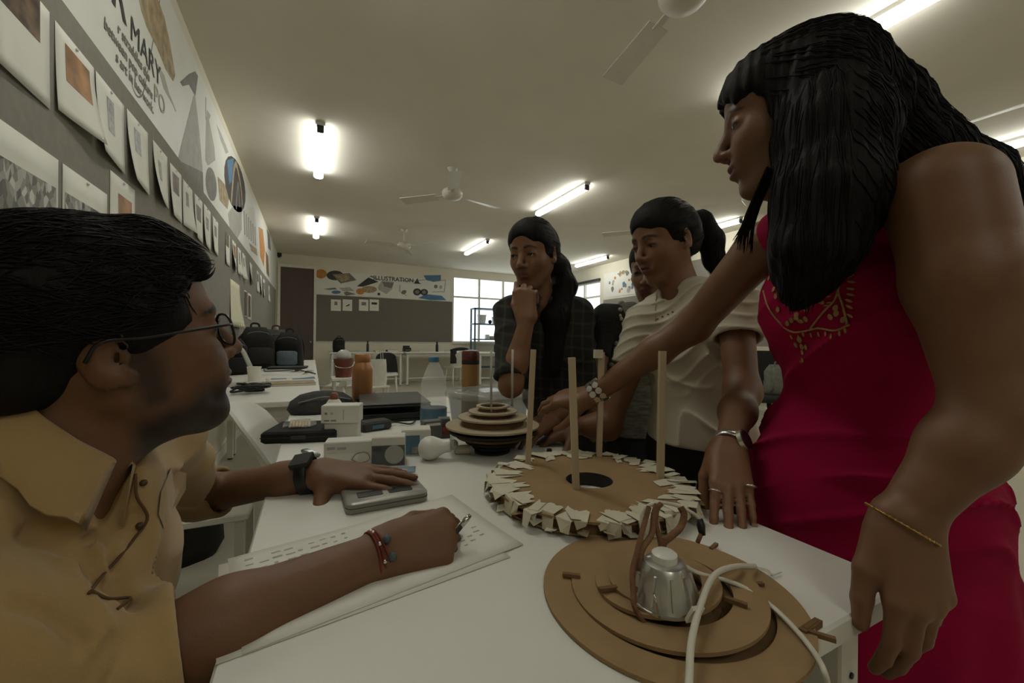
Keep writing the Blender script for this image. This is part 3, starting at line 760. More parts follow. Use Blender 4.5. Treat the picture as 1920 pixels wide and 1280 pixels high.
# black bag on the floor behind the man
bgp = empty('floor_bag', (-.56, 2.46, 0), .5, 'black fabric bag standing on the floor under the left table', 'bag')
MB().rings([[(w * math.copysign(abs(math.cos(a)) ** .7, math.cos(a)), .08 * (1 - .5 * t) * math.copysign(abs(math.sin(a)) ** .7, math.sin(a)), .4 * t) for a in [2 * math.pi * j / 16 for j in range(16)]] for t, w in ((0, .14), (.15, .18), (.6, .17), (.9, .12), (1, .04))]).build('bag_body', M_blackm, bgp, True)
MB().tube(bezier([(-.05, 0, .38), (-.03, 0, .47), (.03, 0, .47), (.05, 0, .38)], 14), .009, 6).build('bag_handle', M_blackm, bgp, True)

# office chair and bag on the right, seen between the white shirt and the pink dress
oc = empty('office_chair', (4.7, 2.85, 0), 2.4, 'black office chair on chrome castor base at the right hand table', 'chair')
MB().bbox((-.24, -.24, .43), (.24, .24, .51), .03).build('seat', M_blackm, oc, True, angle=60)
MB().grid(lambda u, v: ((u - .5) * .42, -.24 - .06 * v + .05 * (2 * u - 1) ** 2, .58 + .42 * v), 8, 8, (0, -.04, 0)).build('backrest', M_blackm, oc, True, angle=60)
MB().tube([(0, -.2, .46), (0, -.3, .5), (0, -.3, .65)], .018, 8).build('back_support', M_chrome, oc, True)
MB().tube([(0, 0, .1), (0, 0, .43)], .025, 12).build('gas_column', M_chrome, oc, True)
for k in range(5):
    a = k * 2 * math.pi / 5 + .3; ca, sa = math.cos(a), math.sin(a)
    arm = MB().tube([(0, 0, .12), (.29 * ca, .29 * sa, .075)], [.025, .015], 8).build('base_arm', M_chrome, oc, True)
    MB().lathe([(.005, -.018), (.03, -.016), (.03, .016), (.005, .018)], 14).build('castor', M_blackp, arm, True).matrix_local = Matrix.Translation((.29 * ca, .29 * sa, .03)) @ Matrix.Rotation(a, 4, 'Z') @ Matrix.Rotation(math.pi / 2, 4, 'X')
for s in (-1, 1):
    MB().tube(bezier([(s * .2, -.1, .47), (s * .3, -.1, .5), (s * .3, -.1, .66), (s * .28, .12, .67)], 14), .013, 6).build('armrest', M_chrome, oc, True)
backpack((4.75, 2.8, .512), 2.6, .8, mat('grey_green_fabric', '#6b6a60', .9, var=.15, scale=30, bump=.2), 'grey backpack sitting on the black office chair', group='bags in the background')
tub(6.2, 3.6, .78, .12, .16, M_plast, 'white tub on the right hand table behind the pink dress', 'tub', 'things on right table')
# ceiling mounted projector seen beside the pink woman's chin
pj = empty('projector', (4.4, 2.86, 2.66), .4, 'white projector hanging from the ceiling past the pink woman\'s chin', 'projector')
MB().bbox((-.12, -.1, 0), (.12, .1, .1), .01).build('housing', M_plast, pj); MB().tube([(0, 0, .1), (0, 0, ZC - 2.66)], .02, 10).build('pole', M_whmetal, pj, True)
MB().tube([(-.05, -.1, .05), (-.05, -.125, .05)], .025, 14).build('lens', M_blackp, pj, True)

wbn = empty('low_bench', (-.40, 1.9, 0), 0, 'low white bench between the man and the left wall table', 'bench')
MB().bbox((-.28, -.17, .425), (.20, .17, .45), .004).build('seat_board', M_white, wbn)
for sx in (-.25, .17):
    for sy in (-.14, .14): MB().box((sx - .014, sy - .014, 0), (sx + .014, sy + .014, .425)).build('leg', M_whmetal, wbn)
# ------------------------------------------------------------------ things on the foreground table
M_card = mat('kraft_cardboard', '#8f7450', 0.85, var=0.07, scale=25, bump=0.05, bscale=200)
M_card2 = mat('kraft_cardboard_edge', '#6d5233', 0.9, var=0.15, scale=60)
M_pale = mat('pale_cardboard', '#a5967c', 0.85, var=0.06, scale=25)
M_flap = mat('cream_paper_flap', '#cbc4ac', 0.8, var=0.06, scale=20)
M_wood = mat('pale_wood_dowel', '#b3a184', 0.7, var=0.12, scale=30, stretch=(1, 1, .1))
M_twine = mat('brown_paper_twine', '#6f4e33', 0.85, var=0.2, scale=60, bump=0.3, bscale=300)
M_cable = mat('white_cable', '#cfcab8', 0.5, var=0.03)
M_alu = mat('cast_aluminium', '#c4c3bc', 0.28, 0.85, var=0.1, scale=20)
M_ring = mat('dark_card', '#241d18', 0.8, var=0.2)  # near-black tone for lower rings, spacers, hole collar and bottle band

# --- disc with folded paper flaps and four wooden dowels
dc = np.array((.495, .650, T)); R1 = .192
dk = empty('cardboard_disc', dc, 0, 'round cardboard disc with folded cream paper flaps around its rim', 'craft model')
MB().annulus(.046, R1, .024, .028, 72).build('upper_disc', M_card, dk)
MB().annulus(.046, R1 * .985, .003, .006, 72).build('lower_disc', M_card, dk)
MB().annulus(.0455, .0475, .003, .0275, 48).build('hole_collar', M_ring, dk)
MB().annulus(R1 * .955, R1 * .965, .006, .024, 72).build('inner_wall', M_card2, dk)
random.seed(21)
nfl = 64
for k in range(nfl):
    t = 2 * math.pi * (k + random.uniform(-.45, .45)) / nfl
    lay = k % 3; L = random.uniform(.018, .058) if lay else random.uniform(.035, .075)
    w = random.uniform(.007, .017); sk = random.uniform(-.6, .6)
    er = np.array((math.cos(t), math.sin(t), 0)); et = np.array((-math.sin(t), math.cos(t), 0))
    din = nrm(-er + et * sk)                                  # direction of the glued tongue
    out = R1 + random.uniform(-.004, .012); base = er * out; h = .0288 + .0011 * lay + random.uniform(0, .0008)
    per = np.cross(UP, din)
    lift = random.uniform(-.001, .005)
    inner = []
    nz = random.randint(2, 4)                                  # torn, jagged end
    for j in range(nz + 1):
        s_ = 1 - 2 * j / nz
        inner.append(base + din * (L * random.uniform(.72, 1.08)) + per * w * s_ * random.uniform(.7, 1.0))
    top = [np.array((*(base + per * w)[:2], h + lift))] + [np.array((*q[:2], h)) for q in inner] + [np.array((*(base - per * w)[:2], h + lift * .5))]
    mb = MB(); mb.poly(top, (0, 0, .0006))
    kink = random.uniform(-.002, .010); low = random.uniform(.003, .019); wl = w * random.uniform(.5, 1.05)
    c0 = er * (out + kink) + et * wl; c1 = er * (out + kink * random.uniform(.2, 1)) - et * wl * random.uniform(.4, 1)
    side = [top[0], top[-1], np.array((c1[0], c1[1], low)), np.array((c0[0], c0[1], low + random.uniform(-.002, .008)))]
    if k % 5: mb.poly(side, er * .0006)
    mb.build('paper_flap', M_flap, dk)
    if k % 2 == 0:
        t2 = t + math.pi / nfl; er2 = np.array((math.cos(t2), math.sin(t2), 0)); et2 = np.array((-math.sin(t2), math.cos(t2), 0))
        q = [er2 * (R1 * .95) + et2 * .010, er2 * (R1 * .95) - et2 * .010, er2 * (R1 + random.uniform(.004, .018)) - et2 * .008, er2 * (R1 + random.uniform(.004, .02)) + et2 * .007]
        z = random.uniform(.007, .018)
        MB().poly([np.array((p[0], p[1], z + i * random.uniform(-.001, .002))) for i, p in enumerate(q)], (0, 0, .0008)).build('card_tab', random.choice([M_flap, M_flap, M_card, M_pale]), dk)
for (u, v, tu, tv, cap) in ((990, 868, 1000, 655, 0), (1080, 915, 1072, 670, 0), (1123, 855, 1128, 660, 1), (1238, 895, 1242, 658, 0)):
    b0 = PZ(u, v, T + .028); d = float(np.dot(b0 - CAMP, FWD)); t0 = P(tu, tv, d)
    ax = t0 - b0; L = np.linalg.norm(ax); axn = ax / L
    u1 = np.cross(axn, FWD); u1 /= np.linalg.norm(u1); u2 = np.cross(axn, u1); hw = .0062
    rr = []
    for q in (b0 - axn * .024, t0):
        rr.append([q + u1 * hw * sx + u2 * hw * sy for sx, sy in ((-1, -1), (1, -1), (1, 1), (-1, 1))])
    dw = MB().rings(rr).build('dowel', M_wood, dk, origin=dc)
    if cap:
        MB().obox(t0 + np.array((-.01, 0, -.004)), u1 * .010, u2 * .008, axn * .010).build('paper_tag', M_flap, dw, origin=dc)

# --- stepped disc lamp behind it
lc = np.array((.445, 1.015, T))
lm = empty('stepped_disc_lamp', lc, 0, 'stepped lamp of stacked cardboard rings with two thin rods', 'craft model')
for (r0, r1, z, m) in ((.0, .049, .0, M_ring), (.02, .055, .013, M_ring), (.03, .074, .027, M_ring), (.045, .098, .042, M_card2), (.06, .118, .055, M_ring)):
    (MB().lathe([(r1, z), (r1, z + .006)], 48) if r0 == 0 else MB().annulus(r0, r1, z, z + .006, 48)).build('lower_ring', m, lm)
for (r0, r1, z) in ((.082, .127, .070), (.052, .094, .092), (.037, .066, .107), (.034, .045, .121)):
    MB().annulus(r0, r1, z, z + .0045, 56).build('upper_ring', M_pale, lm)
    if z < .12: MB().annulus(r0 * .98, r0 * 1.03, z + .004, z + .018, 40).build('ring_wall', M_card2, lm)
for k in range(4):
    a = k * math.pi / 2 + .5
    MB().tube([(.04 * math.cos(a), .04 * math.sin(a), .006), (.068 * math.cos(a), .068 * math.sin(a), .072)], .004, 6).build('spacer', M_ring, lm)
for (u, v, tu, tv) in ((921, 772, 921, 655), (960, 762, 961, 655)):
    b0 = P(u, v, 1.07 if u < 940 else 1.12); t0 = P(tu, tv, 1.07 if u < 940 else 1.12)
    MB().tube([b0, t0], .0032, 8).build('rod', mat('grey_rod', '#a7a398', .5), lm, True, origin=lc)

# --- disc of cut concentric rings with the lamp holder
rc_ = np.array((.383, .352, T))
rd = empty('ring_cut_disc', rc_, 0, 'flat cardboard disc cut into concentric rings in the near corner', 'craft model')
def ring_w(r0, r1, z0, z1, z2, z3, m, name, ph=0.0, a0=0.0, a1=2 * math.pi, c=(0, 0), n=72, th=.004):
    """annulus whose height runs smoothly between z0 and z1 around the circle"""
    mb = MB(); closed = abs(a1 - a0 - 2 * math.pi) < 1e-6
    N = n if closed else n + 1
    R = []
    for r, top in ((r0, 0), (r1, 0), (r1, 1), (r0, 1)):
        ring = []
        for j in range(N):
            t = a0 + (a1 - a0) * j / n
            w = .5 - .5 * math.cos(t - ph)
            z = z0 + (z1 - z0) * w + top * th
            ring.append((c[0] + r * math.cos(t), c[1] + r * math.sin(t), z))
        R.append(ring)
    mb.rings(R, loop=True)
    return mb.build(name, m, rd)
MB().lathe([(.118, 0), (.118, .0008)], 64).build('gap_dark_disc', M_card2, rd)  # brown disc added underneath so the gaps between rings look dark
ring_w(.112, .146, .001, .001, 0, 0, M_card, 'outer_ring')
ring_w(.074, .1085, .003, .013, 0, 0, M_card, 'middle_ring', ph=2.6, c=(-.003, .001))
ring_w(.050, .0705, .005, .022, 0, 0, M_card, 'inner_ring', ph=2.2, c=(-.012, .004))
MB().lathe([(.0495, .012), (.0495, .016)], 56, (-.016, .006, 0)).build('centre_disc', M_card, rd)
MB().annulus(.060, .0665, .0008, .004, 48, (-.008, .003, 0)).build('under_ring', M_card2, rd)
for (a, r, z) in ((2.5, .112, .006), (2.9, .075, .012), (5.9, .112, .004), (.3, .150, .002), (5.3, .150, .002), (-1.1, .074, .016), (1.2, .147, .002)):
    c, s = math.cos(a), math.sin(a); er = np.array((c, s, 0)); et = np.array((-s, c, 0))
    MB().obox(er * r + np.array((0, 0, z + .003)), er * .011, et * .0025, np.array((0, 0, .0022))).build('stick_tab', M_card2, rd)
# lamp holder: aluminium cup with fins, clips and label
hc = PZ(1245, 1122, T + .018) - rc_
lh = empty('lamp_holder', rc_ + hc, .4, 'small aluminium lamp holder cup bound with brown twine', 'lamp holder')
MB().lathe([(.0335, 0), (.0345, .003), (.033, .006), (.031, .012), (.028, .026), (.024, .037), (.021, .041), (.016, .043), (.012, .043)], 40).build('cup', M_alu, lh, True, angle=30)
MB().annulus(.033, .0365, .0, .0025, 40).build('rim', M_alu, lh)
MB().lathe([(.0135, .043), (.0135, .050), (.011, .052)], 24).build('neck', M_plast, lh, True, angle=40)
for k in range(10):
    a = k * math.pi / 5
    MB().obox((.0295 * math.cos(a), .0295 * math.sin(a), .021), (.0025 * math.cos(a), .0025 * math.sin(a), 0), (-.0012 * math.sin(a), .0012 * math.cos(a), 0), (-.0045 * math.cos(a), -.0045 * math.sin(a), .014)).build('fin', M_alu, lh)
MB().obox((-.016, -.037, .008), (.009, -.003, -.002), (.0, .0008, .002), (.001, -.003, .007)).build('label_tag', M_paper, lh)
for s in (-1, 1):
    MB().tube(bezier([(s * .03, .0, .02), (s * .042, -.006, .024), (s * .04, -.01, .004)], 12), .0012, 5).build('spring_clip', M_chrome, lh, True)
hw = rc_ + hc
def px_pts(lst): return [P(*q) for q in lst]
# twine strands rising from the cup and looping over
tw = empty('paper_twine', hw, 0, 'brown paper twine strands tied upright around the lamp holder', 'twine')
tops = [(1196, 1075, .455), (1205, 1030, .47), (1213, 985, .485), (1216, 952, .50)]
for k, lst in enumerate((
        [(1190, 1130, .43), (1186, 1075, .445), (1196, 1030, .46), (1206, 990, .475), (1217, 950, .49)],
        [(1196, 1070, .45), (1204, 1030, .46), (1222, 1000, .475), (1226, 965, .485), (1232, 945, .49)],
        [(1243, 1050, .465), (1238, 1015, .475), (1230, 980, .485), (1232, 955, .49), (1240, 944, .495)],
        [(1246, 1050, .465), (1243, 1020, .475), (1258, 1005, .49), (1276, 988, .505), (1283, 965, .515), (1276, 950, .52)],
        [(1192, 1100, .44), (1187, 1125, .43), (1196, 1150, .425), (1222, 1180, .42), (1262, 1205, .42), (1330, 1212, .43)],
        [(1250, 1050, .465), (1240, 1040, .455), (1222, 1055, .448), (1200, 1080, .445)])):
    MB().tube(bezier(px_pts(lst), 30), [.0032, .0036, .0032, .0044, .0028, .0022][k], 7, flat=.75).build('strand', M_twine, tw, True, origin=hw)
# white cables
c1 = MB().tube(bezier(px_pts([(1205, 985, .515), (1203, 965, .52), (1215, 948, .52), (1240, 942, .52), (1270, 948, .52), (1300, 962, .52), (1314, 976, .52)]), 40), .0022, 8)
ca = empty('plug_cable', P(1314, 990, .52), 0, 'looped white cable ending in a small black connector', 'cable'); c1.build('wire', M_cable, ca, True, origin=ca.location)
MB().tube([P(1312, 972, .52), P(1314, 985, .518), P(1317, 1003, .515)], [.0035, .0052, .0038], 10).build('connector', M_blackp, ca, True, origin=ca.location)
MB().tube([P(1315, 1000, .515), P(1308, 1017, .51)], .0028, 7).build('brown_lead', M_twine, ca, True, origin=ca.location)
zc = T + .02
cl = empty('mains_cable', PZ(1300, 1260, T + .005), 0, 'thick white cable arching over the ring disc and off the near edge', 'cable')
pts = [PZ(1287, 1330, T + .014), PZ(1292, 1280, T + .018), PZ(1297, 1200, T + .024), PZ(1315, 1130, T + .032), PZ(1338, 1080, T + .036), PZ(1372, 1063, T + .03), PZ(1415, 1061, T + .012)]
MB().tube(bezier(pts, 60), .0034, 9).build('sheath', M_cable, cl, True, origin=cl.location)
for dv in (0, 9): MB().tube(bezier([PZ(1412, 1061, T + .012), PZ(1440, 1068 + dv * .4, T + .006), PZ(1448, 1076 + dv * .2, T + .004), PZ(1465, 1072, T + .003)], 20), .0009, 5).build('bare_wire', M_cable, cl, True, origin=cl.location)
cl2 = empty('thin_cable', PZ(1400, 1100, T + .02), 0, 'thin white twin cable crossing the ring disc towards the table corner', 'cable')
pts = [PZ(1250, 1030, T + .045), PZ(1275, 1055, T + .035), PZ(1310, 1075, T + .026), PZ(1360, 1088, T + .022), PZ(1400, 1105, T + .016), PZ(1450, 1140, T + .012), PZ(1495, 1185, T + .01), PZ(1530, 1230, T + .008), PZ(1548, 1268, T + .012)]
q = P(1560, 1330, .40)
MB().tube(bezier(pts + [q], 80), .0022, 8).build('sheath', M_cable, cl2, True, origin=cl2.location)
MB().tube(bezier([p + np.array((.0032, .001, -.0005)) for p in pts] + [q + np.array((.003, 0, 0))], 80), .0018, 8).build('second_core', M_cable, cl2, True, origin=cl2.location)
stk = PZ(1520, 1176, T + .004)
MB_s = MB().obox(stk, (.017, .001, 0), (-.0006, .0035, 0), (0, 0, .0035)).obox(stk + np.array((.0, 0, .0036)), (.012, .001, 0), (-.0004, .002, 0), (0, 0, .0006))
tag(MB_s.build('card_stick', M_card2), 'short brown card stick lying beside the ring disc near the edge', 'stick')
bit = MB().lathe([(.006, 0), (.0075, .004), (.007, .012), (.004, .0135)], 14); o = bit.build('plastic_stopper', M_blackp, None, True, angle=40); o.location = PZ(1030, 850, T); tag(o, 'tiny black cap on the table beside the stepped lamp', 'cap')

# --- paper under the man's writing hand, pen, tin
pc = np.array((.281, .525)); ud = np.array((.978, .207)); vd = np.array((-.207, .978))
ctr = pc - ud * .172 + vd * .105
marks = []
M_pencil = mat('pencil_marks', '#b5b1a5', .8, var=.2, scale=60)
random.seed(5)
for row in range(4):
    for k in range(9):
        x = .05 + .045 * k; y = .90 - row * .075 - .01 * (k % 2)
        if random.random() < .8: marks.append((x, y, x + random.uniform(.012, .034), y + random.uniform(.008, .02)))
for row in range(5):
    for k in range(4):
        x = .74 + .05 * k + random.uniform(-.01, .01); y = .45 - row * .065 + .03 * k
        if random.random() < .85: marks.append((x, y, x + random.uniform(.015, .035), y + random.uniform(.006, .016)))
sheet_flat('sketch_paper', (ctr[0], ctr[1], T + .0012), math.atan2(ud[1], ud[0]), .345, .21, M_paper, 'sheet of sketch paper with pencil notes under the man\'s writing hand', .006, marks, M_pencil)
sheet_flat('under_sheet', (ctr[0] - .02, ctr[1] - .016, T), math.atan2(ud[1], ud[0]) - .05, .33, .2, M_paper, 'second paper sheet peeking out below the sketch paper', .001)

tn = empty('metal_tin', (.125, .787, T), .04, 'flat grey metal tin with two dark windows under the man\'s left hand', 'tin')
def rrect(w, d_, r, z, n=5):
    out = []
    for cx, cy, a0 in ((w - r, d_ - r, 0), (-w + r, d_ - r, 90), (-w + r, -d_ + r, 180), (w - r, -d_ + r, 270)):
        for k in range(n): a = math.radians(a0 + 90 * k / (n - 1)); out.append((cx + r * math.cos(a), cy + r * math.sin(a), z))
    return out
M_tin = mat('brushed_tin', '#8a877e', 0.4, 0.5, var=0.06, scale=30)
MB().rings([rrect(.070, .043, .012, .0), rrect(.072, .045, .014, .002), rrect(.072, .045, .014, .0165), rrect(.069, .042, .012, .019)]).build('case', M_tin, tn, True, angle=40)
for x in (-.028, .026):
    MB().rings([rrect(.022, .014, .004, .0185), rrect(.022, .014, .004, .0197)]).build('dark_window', M_blackp, tn).location = (x, -.008, 0)
MB().rings([rrect(.0725, .0455, .014, .0095), rrect(.0725, .0455, .014, .0105)]).build('seam', M_dgrey, tn)

# --- cartons and bulbs
def carton(cx, cy, z, w, d_, h, rz, m, label, panel=None, name='carton', group='small cartons on the foreground table', flap=True, detail=None):
    r = empty(name, (cx, cy, z), rz, label, 'box', group)
    MB().bbox((-w/2, -d_/2, 0), (w/2, d_/2, h), .0012).build('box_body', m, r)
    if flap: MB().box((-w/2 + .002, -d_/2 + .002, h), (w/2 - .002, d_/2 - .004, h + .0008)).build('lid_flap', m, r)
    if panel:
        for (x0, z0, x1, z1, pm) in panel:
            MB().box((-w/2 + x0 * w, -d_/2 - .0008, z0 * h), (-w/2 + x1 * w, -d_/2, z1 * h)).build('printed_panel', pm, r)
    return r
M_box = mat('white_carton', '#cfccc0', 0.6, var=0.03)
M_dbox = mat('dark_grey_carton', '#5a5c58', 0.6, var=0.08)
M_bbox = mat('blue_carton', '#4d6a7b', 0.55, var=0.15, scale=30)
M_red = mat('red_print', '#7c2b2b', 0.6)
yaw_c = -_yaw * .55
carton(.088, 1.34, T, .094, .06, .050, yaw_c, M_box, 'plain white carton at the bottom of the two stacked cartons', [(.02, .02, .98, .06, M_ink3)])
carton(.086, 1.335, T + .0515, .106, .064, .052, yaw_c - .05, M_box, 'white carton with grey printing on top of the stacked pair', [(.1, .5, .16, .62, M_ink2), (.25, .5, .32, .62, M_ink3), (.08, .12, .22, .2, M_ink2), (.26, .12, .4, .2, M_ink2), (.58, .2, .6, .8, M_ink3)])
cb1 = carton(.092, 1.055, T, .122, .055, .058, yaw_c + .06, M_box, 'long white bulb carton with a line drawing, in front', [(.05, .05, .62, .55, M_paper), (.06, .72, .2, .82, M_ink3), (.24, .70, .4, .80, M_ink3)])
MB().tube(bezier([(.0, -.0292, .016), (.012, -.0292, .03), (.035, -.0292, .03), (.04, -.0292, .014), (.02, -.0292, .008), (0, -.0292, .016)], 30), .0009, 5).build('printed_outline', M_ink2, cb1)
cb2 = carton(.172, 1.02, T, .076, .05, .068, yaw_c, M_box, 'white and dark bulb carton printed with a pale round lamp', [(.0, .0, 1, .72, M_dbox), (.04, .5, .3, .66, M_bbox)])
MB().lathe([(.022, 0), (.022, .0008), (.019, .0012)], 28).build('printed_lamp', M_ink3, cb2).matrix_local = Matrix.Translation((.014, -.0262, .027)) @ Matrix.Rotation(math.pi / 2, 4, 'X')
carton(.252, 1.085, T, .075, .06, .066, yaw_c + .05, M_box, 'white carton with a blue front panel behind the round lamp print', [(.05, .05, .62, .8, M_bbox), (.3, .1, .55, .35, M_ink3)])
carton(.322, 1.19, T, .055, .04, .062, yaw_c + .3, M_dbox, 'dark grey carton standing left of the red marked carton', [(.1, .8, .9, .92, M_box)])
carton(.372, 1.225, T, .036, .04, .06, yaw_c, M_dbox, 'small dark carton with a red square label', [(.1, .2, .9, .75, M_red), (.3, .38, .55, .58, M_orange)])
bl = empty('blue_packet', (.165, .955, T), yaw_c, 'thin pale blue plastic packet lying behind the man\'s fingers', 'packet')
MB().grid(lambda u, v: ((u - .5) * .11, (v - .5) * .045, .001 + .007 * math.sin(math.pi * u) * math.sin(math.pi * v) * (1 + .3 * math.sin(9 * u))), 12, 6, (0, 0, .0006)).build('film', mat('pale_blue_film', '#8fa9b8', .25, alpha=.75, var=.1), bl, True)
MB().box((-.057, -.0225, .0005), (-.052, .0225, .0015)).build('seal_strip', M_bin, bl)
bu = empty('light_bulb', PZ(806, 862, T), -.42, 'white frosted light bulb lying on its side on the table', 'bulb')
M_frost = mat('frosted_bulb', '#d6d4ca', 0.3, var=0.02)
bm = MB().lathe([(.002, -.030), (.012, -.0275), (.022, -.0205), (.0285, -.009), (.030, 0), (.0285, .010), (.023, .021), (.019, .029), (.017, .036), (.0168, .05), (.0168, .052)], 28)
o = bm.build('globe', M_frost, bu, True); o.matrix_local = Matrix.Translation((0, 0, .030)) @ Matrix.Rotation(math.radians(82), 4, 'Y')
bs = MB().lathe([(.0135, .052), (.0138, .054), (.0125, .056), (.0138, .058), (.0125, .060), (.0138, .062), (.0125, .064), (.010, .068), (.005, .071)], 20)
o = bs.build('screw_base', M_alu, bu, True, angle=30); o.matrix_local = Matrix.Translation((0, 0, .030)) @ Matrix.Rotation(math.radians(82), 4, 'Y')
rl = PZ(865, 851, T + .0)
rr_ = empty('paper_roll', rl, -.35, 'short roll of pale paper with brown core beside the bulb', 'roll')
MB().tube([(-.016, 0, .012), (.024, 0, .012)], .012, 18).build('paper', M_flap, rr_, True, angle=40)
MB().tube([(-.0175, 0, .012), (-.0158, 0, .012)], .011, 16).build('core', M_card2, rr_, True, angle=40)
us = empty('metal_lighter', PZ(583, 853, T), 1.95, 'slim grey metal stick with blue end lying by the watch', 'tool')
MB().bbox((-.035, -.011, 0), (.03, .011, .01), .003).build('body', M_tin, us); MB().bbox((.03, -.009, .001), (.044, .009, .009), .002).build('end_piece', M_bluegrey, us)
MB().box((-.02, -.006, .01), (.01, .006, .0107)).build('inlay', M_alu, us)

# black case, packet of sticks, pouch, laptop stack
cs = empty('black_case', (-.012, 1.40, T), yaw_c, 'long flat black case at the left edge of the table', 'case')
MB().bbox((-.10, -.085, 0), (.10, .085, .034), .006).build('shell', M_blackm, cs); MB().box((-.1005, -.0855, .016), (.1005, .0855, .018)).build('zip_line', M_dgrey, cs)
MB().bbox((-.02, -.089, .012), (.02, -.085, .022), .001).build('clasp', M_dgrey, cs)
pk = empty('stick_packet', (-.03, 1.43, T + .034), yaw_c + .25, 'clear plastic packet of pale wooden sticks on the black case', 'packet')
for k in range(7):
    MB().bbox((-.03 + .0085 * k, -.06, .001), (-.0225 + .0085 * k, .055, .006), .001).build('stick', M_wood, pk)
MB().grid(lambda u, v: ((u - .5) * .09, (v - .5) * .15, .0075 + .004 * math.sin(7 * u + 5 * v)), 10, 10).build('plastic_sleeve', mat('clear_film', '#e6e6e0', .12, alpha=.28, var=0), pk, True)
ph = empty('mesh_pouch', (.04, 1.86, T), .2, 'rounded black mesh pouch behind the white squeeze bottle', 'pouch')
MB().rings([[(.13 * w * math.cos(a), .08 * w * math.sin(a), z) for a in [2 * math.pi * j / 20 for j in range(20)]] for z, w in ((0, .9), (.02, 1.0), (.05, .92), (.075, .65), (.085, .3))]).build('pouch_body', M_dgrey, ph, True)
MB().tube(bezier([(-.1, -.05, .05), (0, -.075, .07), (.1, -.05, .05)], 16), .003, 5).build('zip', M_ink2, ph, True)
# laptop on black tray with things
laptop((.305, 1.74, T + .042), -.08, .26, .34, 'dark grey closed laptop lying on the black tray', mat('dark_grey_laptop', '#46443f', .5, var=.05))
tr = empty('black_tray', (.30, 1.71, T), -.05, 'black tray under the dark laptop at the far end of the table', 'tray')
MB().bbox((-.14, -.19, 0), (.14, .18, .012), .004).build('tray_base', M_blackp, tr)
tw_ = MB(); tw_.box((-.14, -.19, .012), (-.132, .18, .04)); tw_.box((.132, -.19, .012), (.14, .18, .04)); tw_.box((-.132, -.19, .012), (.132, -.182, .03)); tw_.box((-.132, .172, .012), (.132, .18, .04)); tw_.build('tray_wall', M_blackp, tr)
ad = empty('power_adapter', (.19, 1.42, T), .3, 'black power adapter lump in front of the tray', 'adapter')
MB().bbox((-.05, -.03, 0), (.05, .03, .032), .006).build('body', M_dgrey, ad); MB().tube(bezier([(.05, 0, .015), (.09, .02, .01), (.12, -.02, .006), (.16, .01, .006)], 24), .003, 6).build('lead', M_blackp, ad, True)
MB().bbox((-.02, -.031, .008), (.02, -.0295, .02), .0005).build('sticker', M_bbox, ad)
sheet_flat('printed_sheet', (.46, 1.78, T), -.1, .18, .3, M_paper, 'white sheet with dark blotches beside the dark laptop', .002, [(.2, .55, .55, .75), (.5, .2, .75, .4)], M_ink)

# --- bottles
M_copper = mat('copper_bottle', '#9a6b41', 0.4, 0.35, var=0.08, scale=10)
bottle('copper_bottle', (.205, 1.93, T), [(.04, 0), (.0445, .006), (.0445, .165), (.042, .178), (.034, .196), (.030, .202)], M_copper, 'copper orange metal bottle standing behind the cartons', cap=[(.0325, .2), (.034, .204), (.034, .232), (.031, .236), (.02, .238)], capm=M_copper, group='bottles on the foreground table')
o = bottle('amber_bottle', (.560, 1.50, T), [(.03, 0), (.034, .006), (.034, .205), (.033, .21)], mat('amber_matt_bottle', '#96703f', .35, var=.08), 'amber bottle with dark red cap behind the clear container', cap=[(.0345, .226), (.035, .23), (.035, .254), (.031, .262), (.02, .264)], capm=mat('dark_red_cap', '#5b2a20', .3), group='bottles on the foreground table')
MB().lathe([(.0335, .209), (.0345, .211), (.0345, .2255), (.0335, .227)], 24).build('neck_band', M_ring, o, True, angle=40)
MB().lathe([(.012, .2635), (.012, .266)], 16).build('cap_button', M_chrome, o)
M_clear = mat('clear_plastic', (1, 1, 1), 0.06, trans=0.0, alpha=0.22, var=0.0)
M_water = mat('tinted_plastic_back', '#aeb8b4', 0.1, alpha=0.35, var=0.0)
o = bottle('clear_bottle', (.392, 1.42, T), [(.038, 0), (.044, .004), (.046, .012), (.0445, .06), (.046, .068), (.0445, .1), (.046, .13), (.045, .15), (.036, .178), (.022, .212), (.0155, .222), (.0155, .226)], M_clear, 'clear plastic water bottle with blue label and blue cap', cap=[(.018, .224), (.0185, .226), (.0185, .241), (.016, .2435)], capm=mat('blue_cap', '#4c7591', .4), group='bottles on the foreground table')
MB().lathe([(.0468, .012), (.0472, .02), (.0472, .058), (.0468, .062)], 28, cap0=False, cap1=False).build('label_wrap', M_bbox, o, True)
o = bottle('squeeze_bottle', (.068, 1.48, T), [(.027, 0), (.030, .004), (.030, .07), (.028, .082), (.018, .098), (.013, .102)], M_box, 'white squeeze bottle with a red brown cap behind the cartons', cap=[(.014, .101), (.0145, .104), (.012, .118), (.008, .122)], capm=mat('red_brown_cap', '#7a452f', .4), group='bottles on the foreground table')

# --- translucent round container with lid
kc = (.535, 1.255, T)
ko = empty('plastic_container', kc, 0.3, 'translucent rounded food container with clear lid behind the stepped lamp', 'container')
M_cont = mat('translucent_container', '#98978f', 0.25, alpha=0.34, var=0.03)
MB().lathe([(.098, 0), (.106, .004), (.122, .118), (.124, .122), (.119, .12), (.104, .007), (.01, .005)], 48, sq=3, cap0=True, cap1=True).build('tub', M_cont, ko, True, angle=50)
M_lid = mat('clear_lid', '#b9b9b2', 0.12, alpha=0.4, var=0.02)
MB().lathe([(.127, .114), (.131, .116), (.132, .128), (.126, .136), (.112, .1375), (.108, .131), (.072, .131), (.066, .1355), (.05, .1365), (.01, .1365)], 48, sq=3, cap0=False).build('lid', M_lid, ko, True, angle=50)
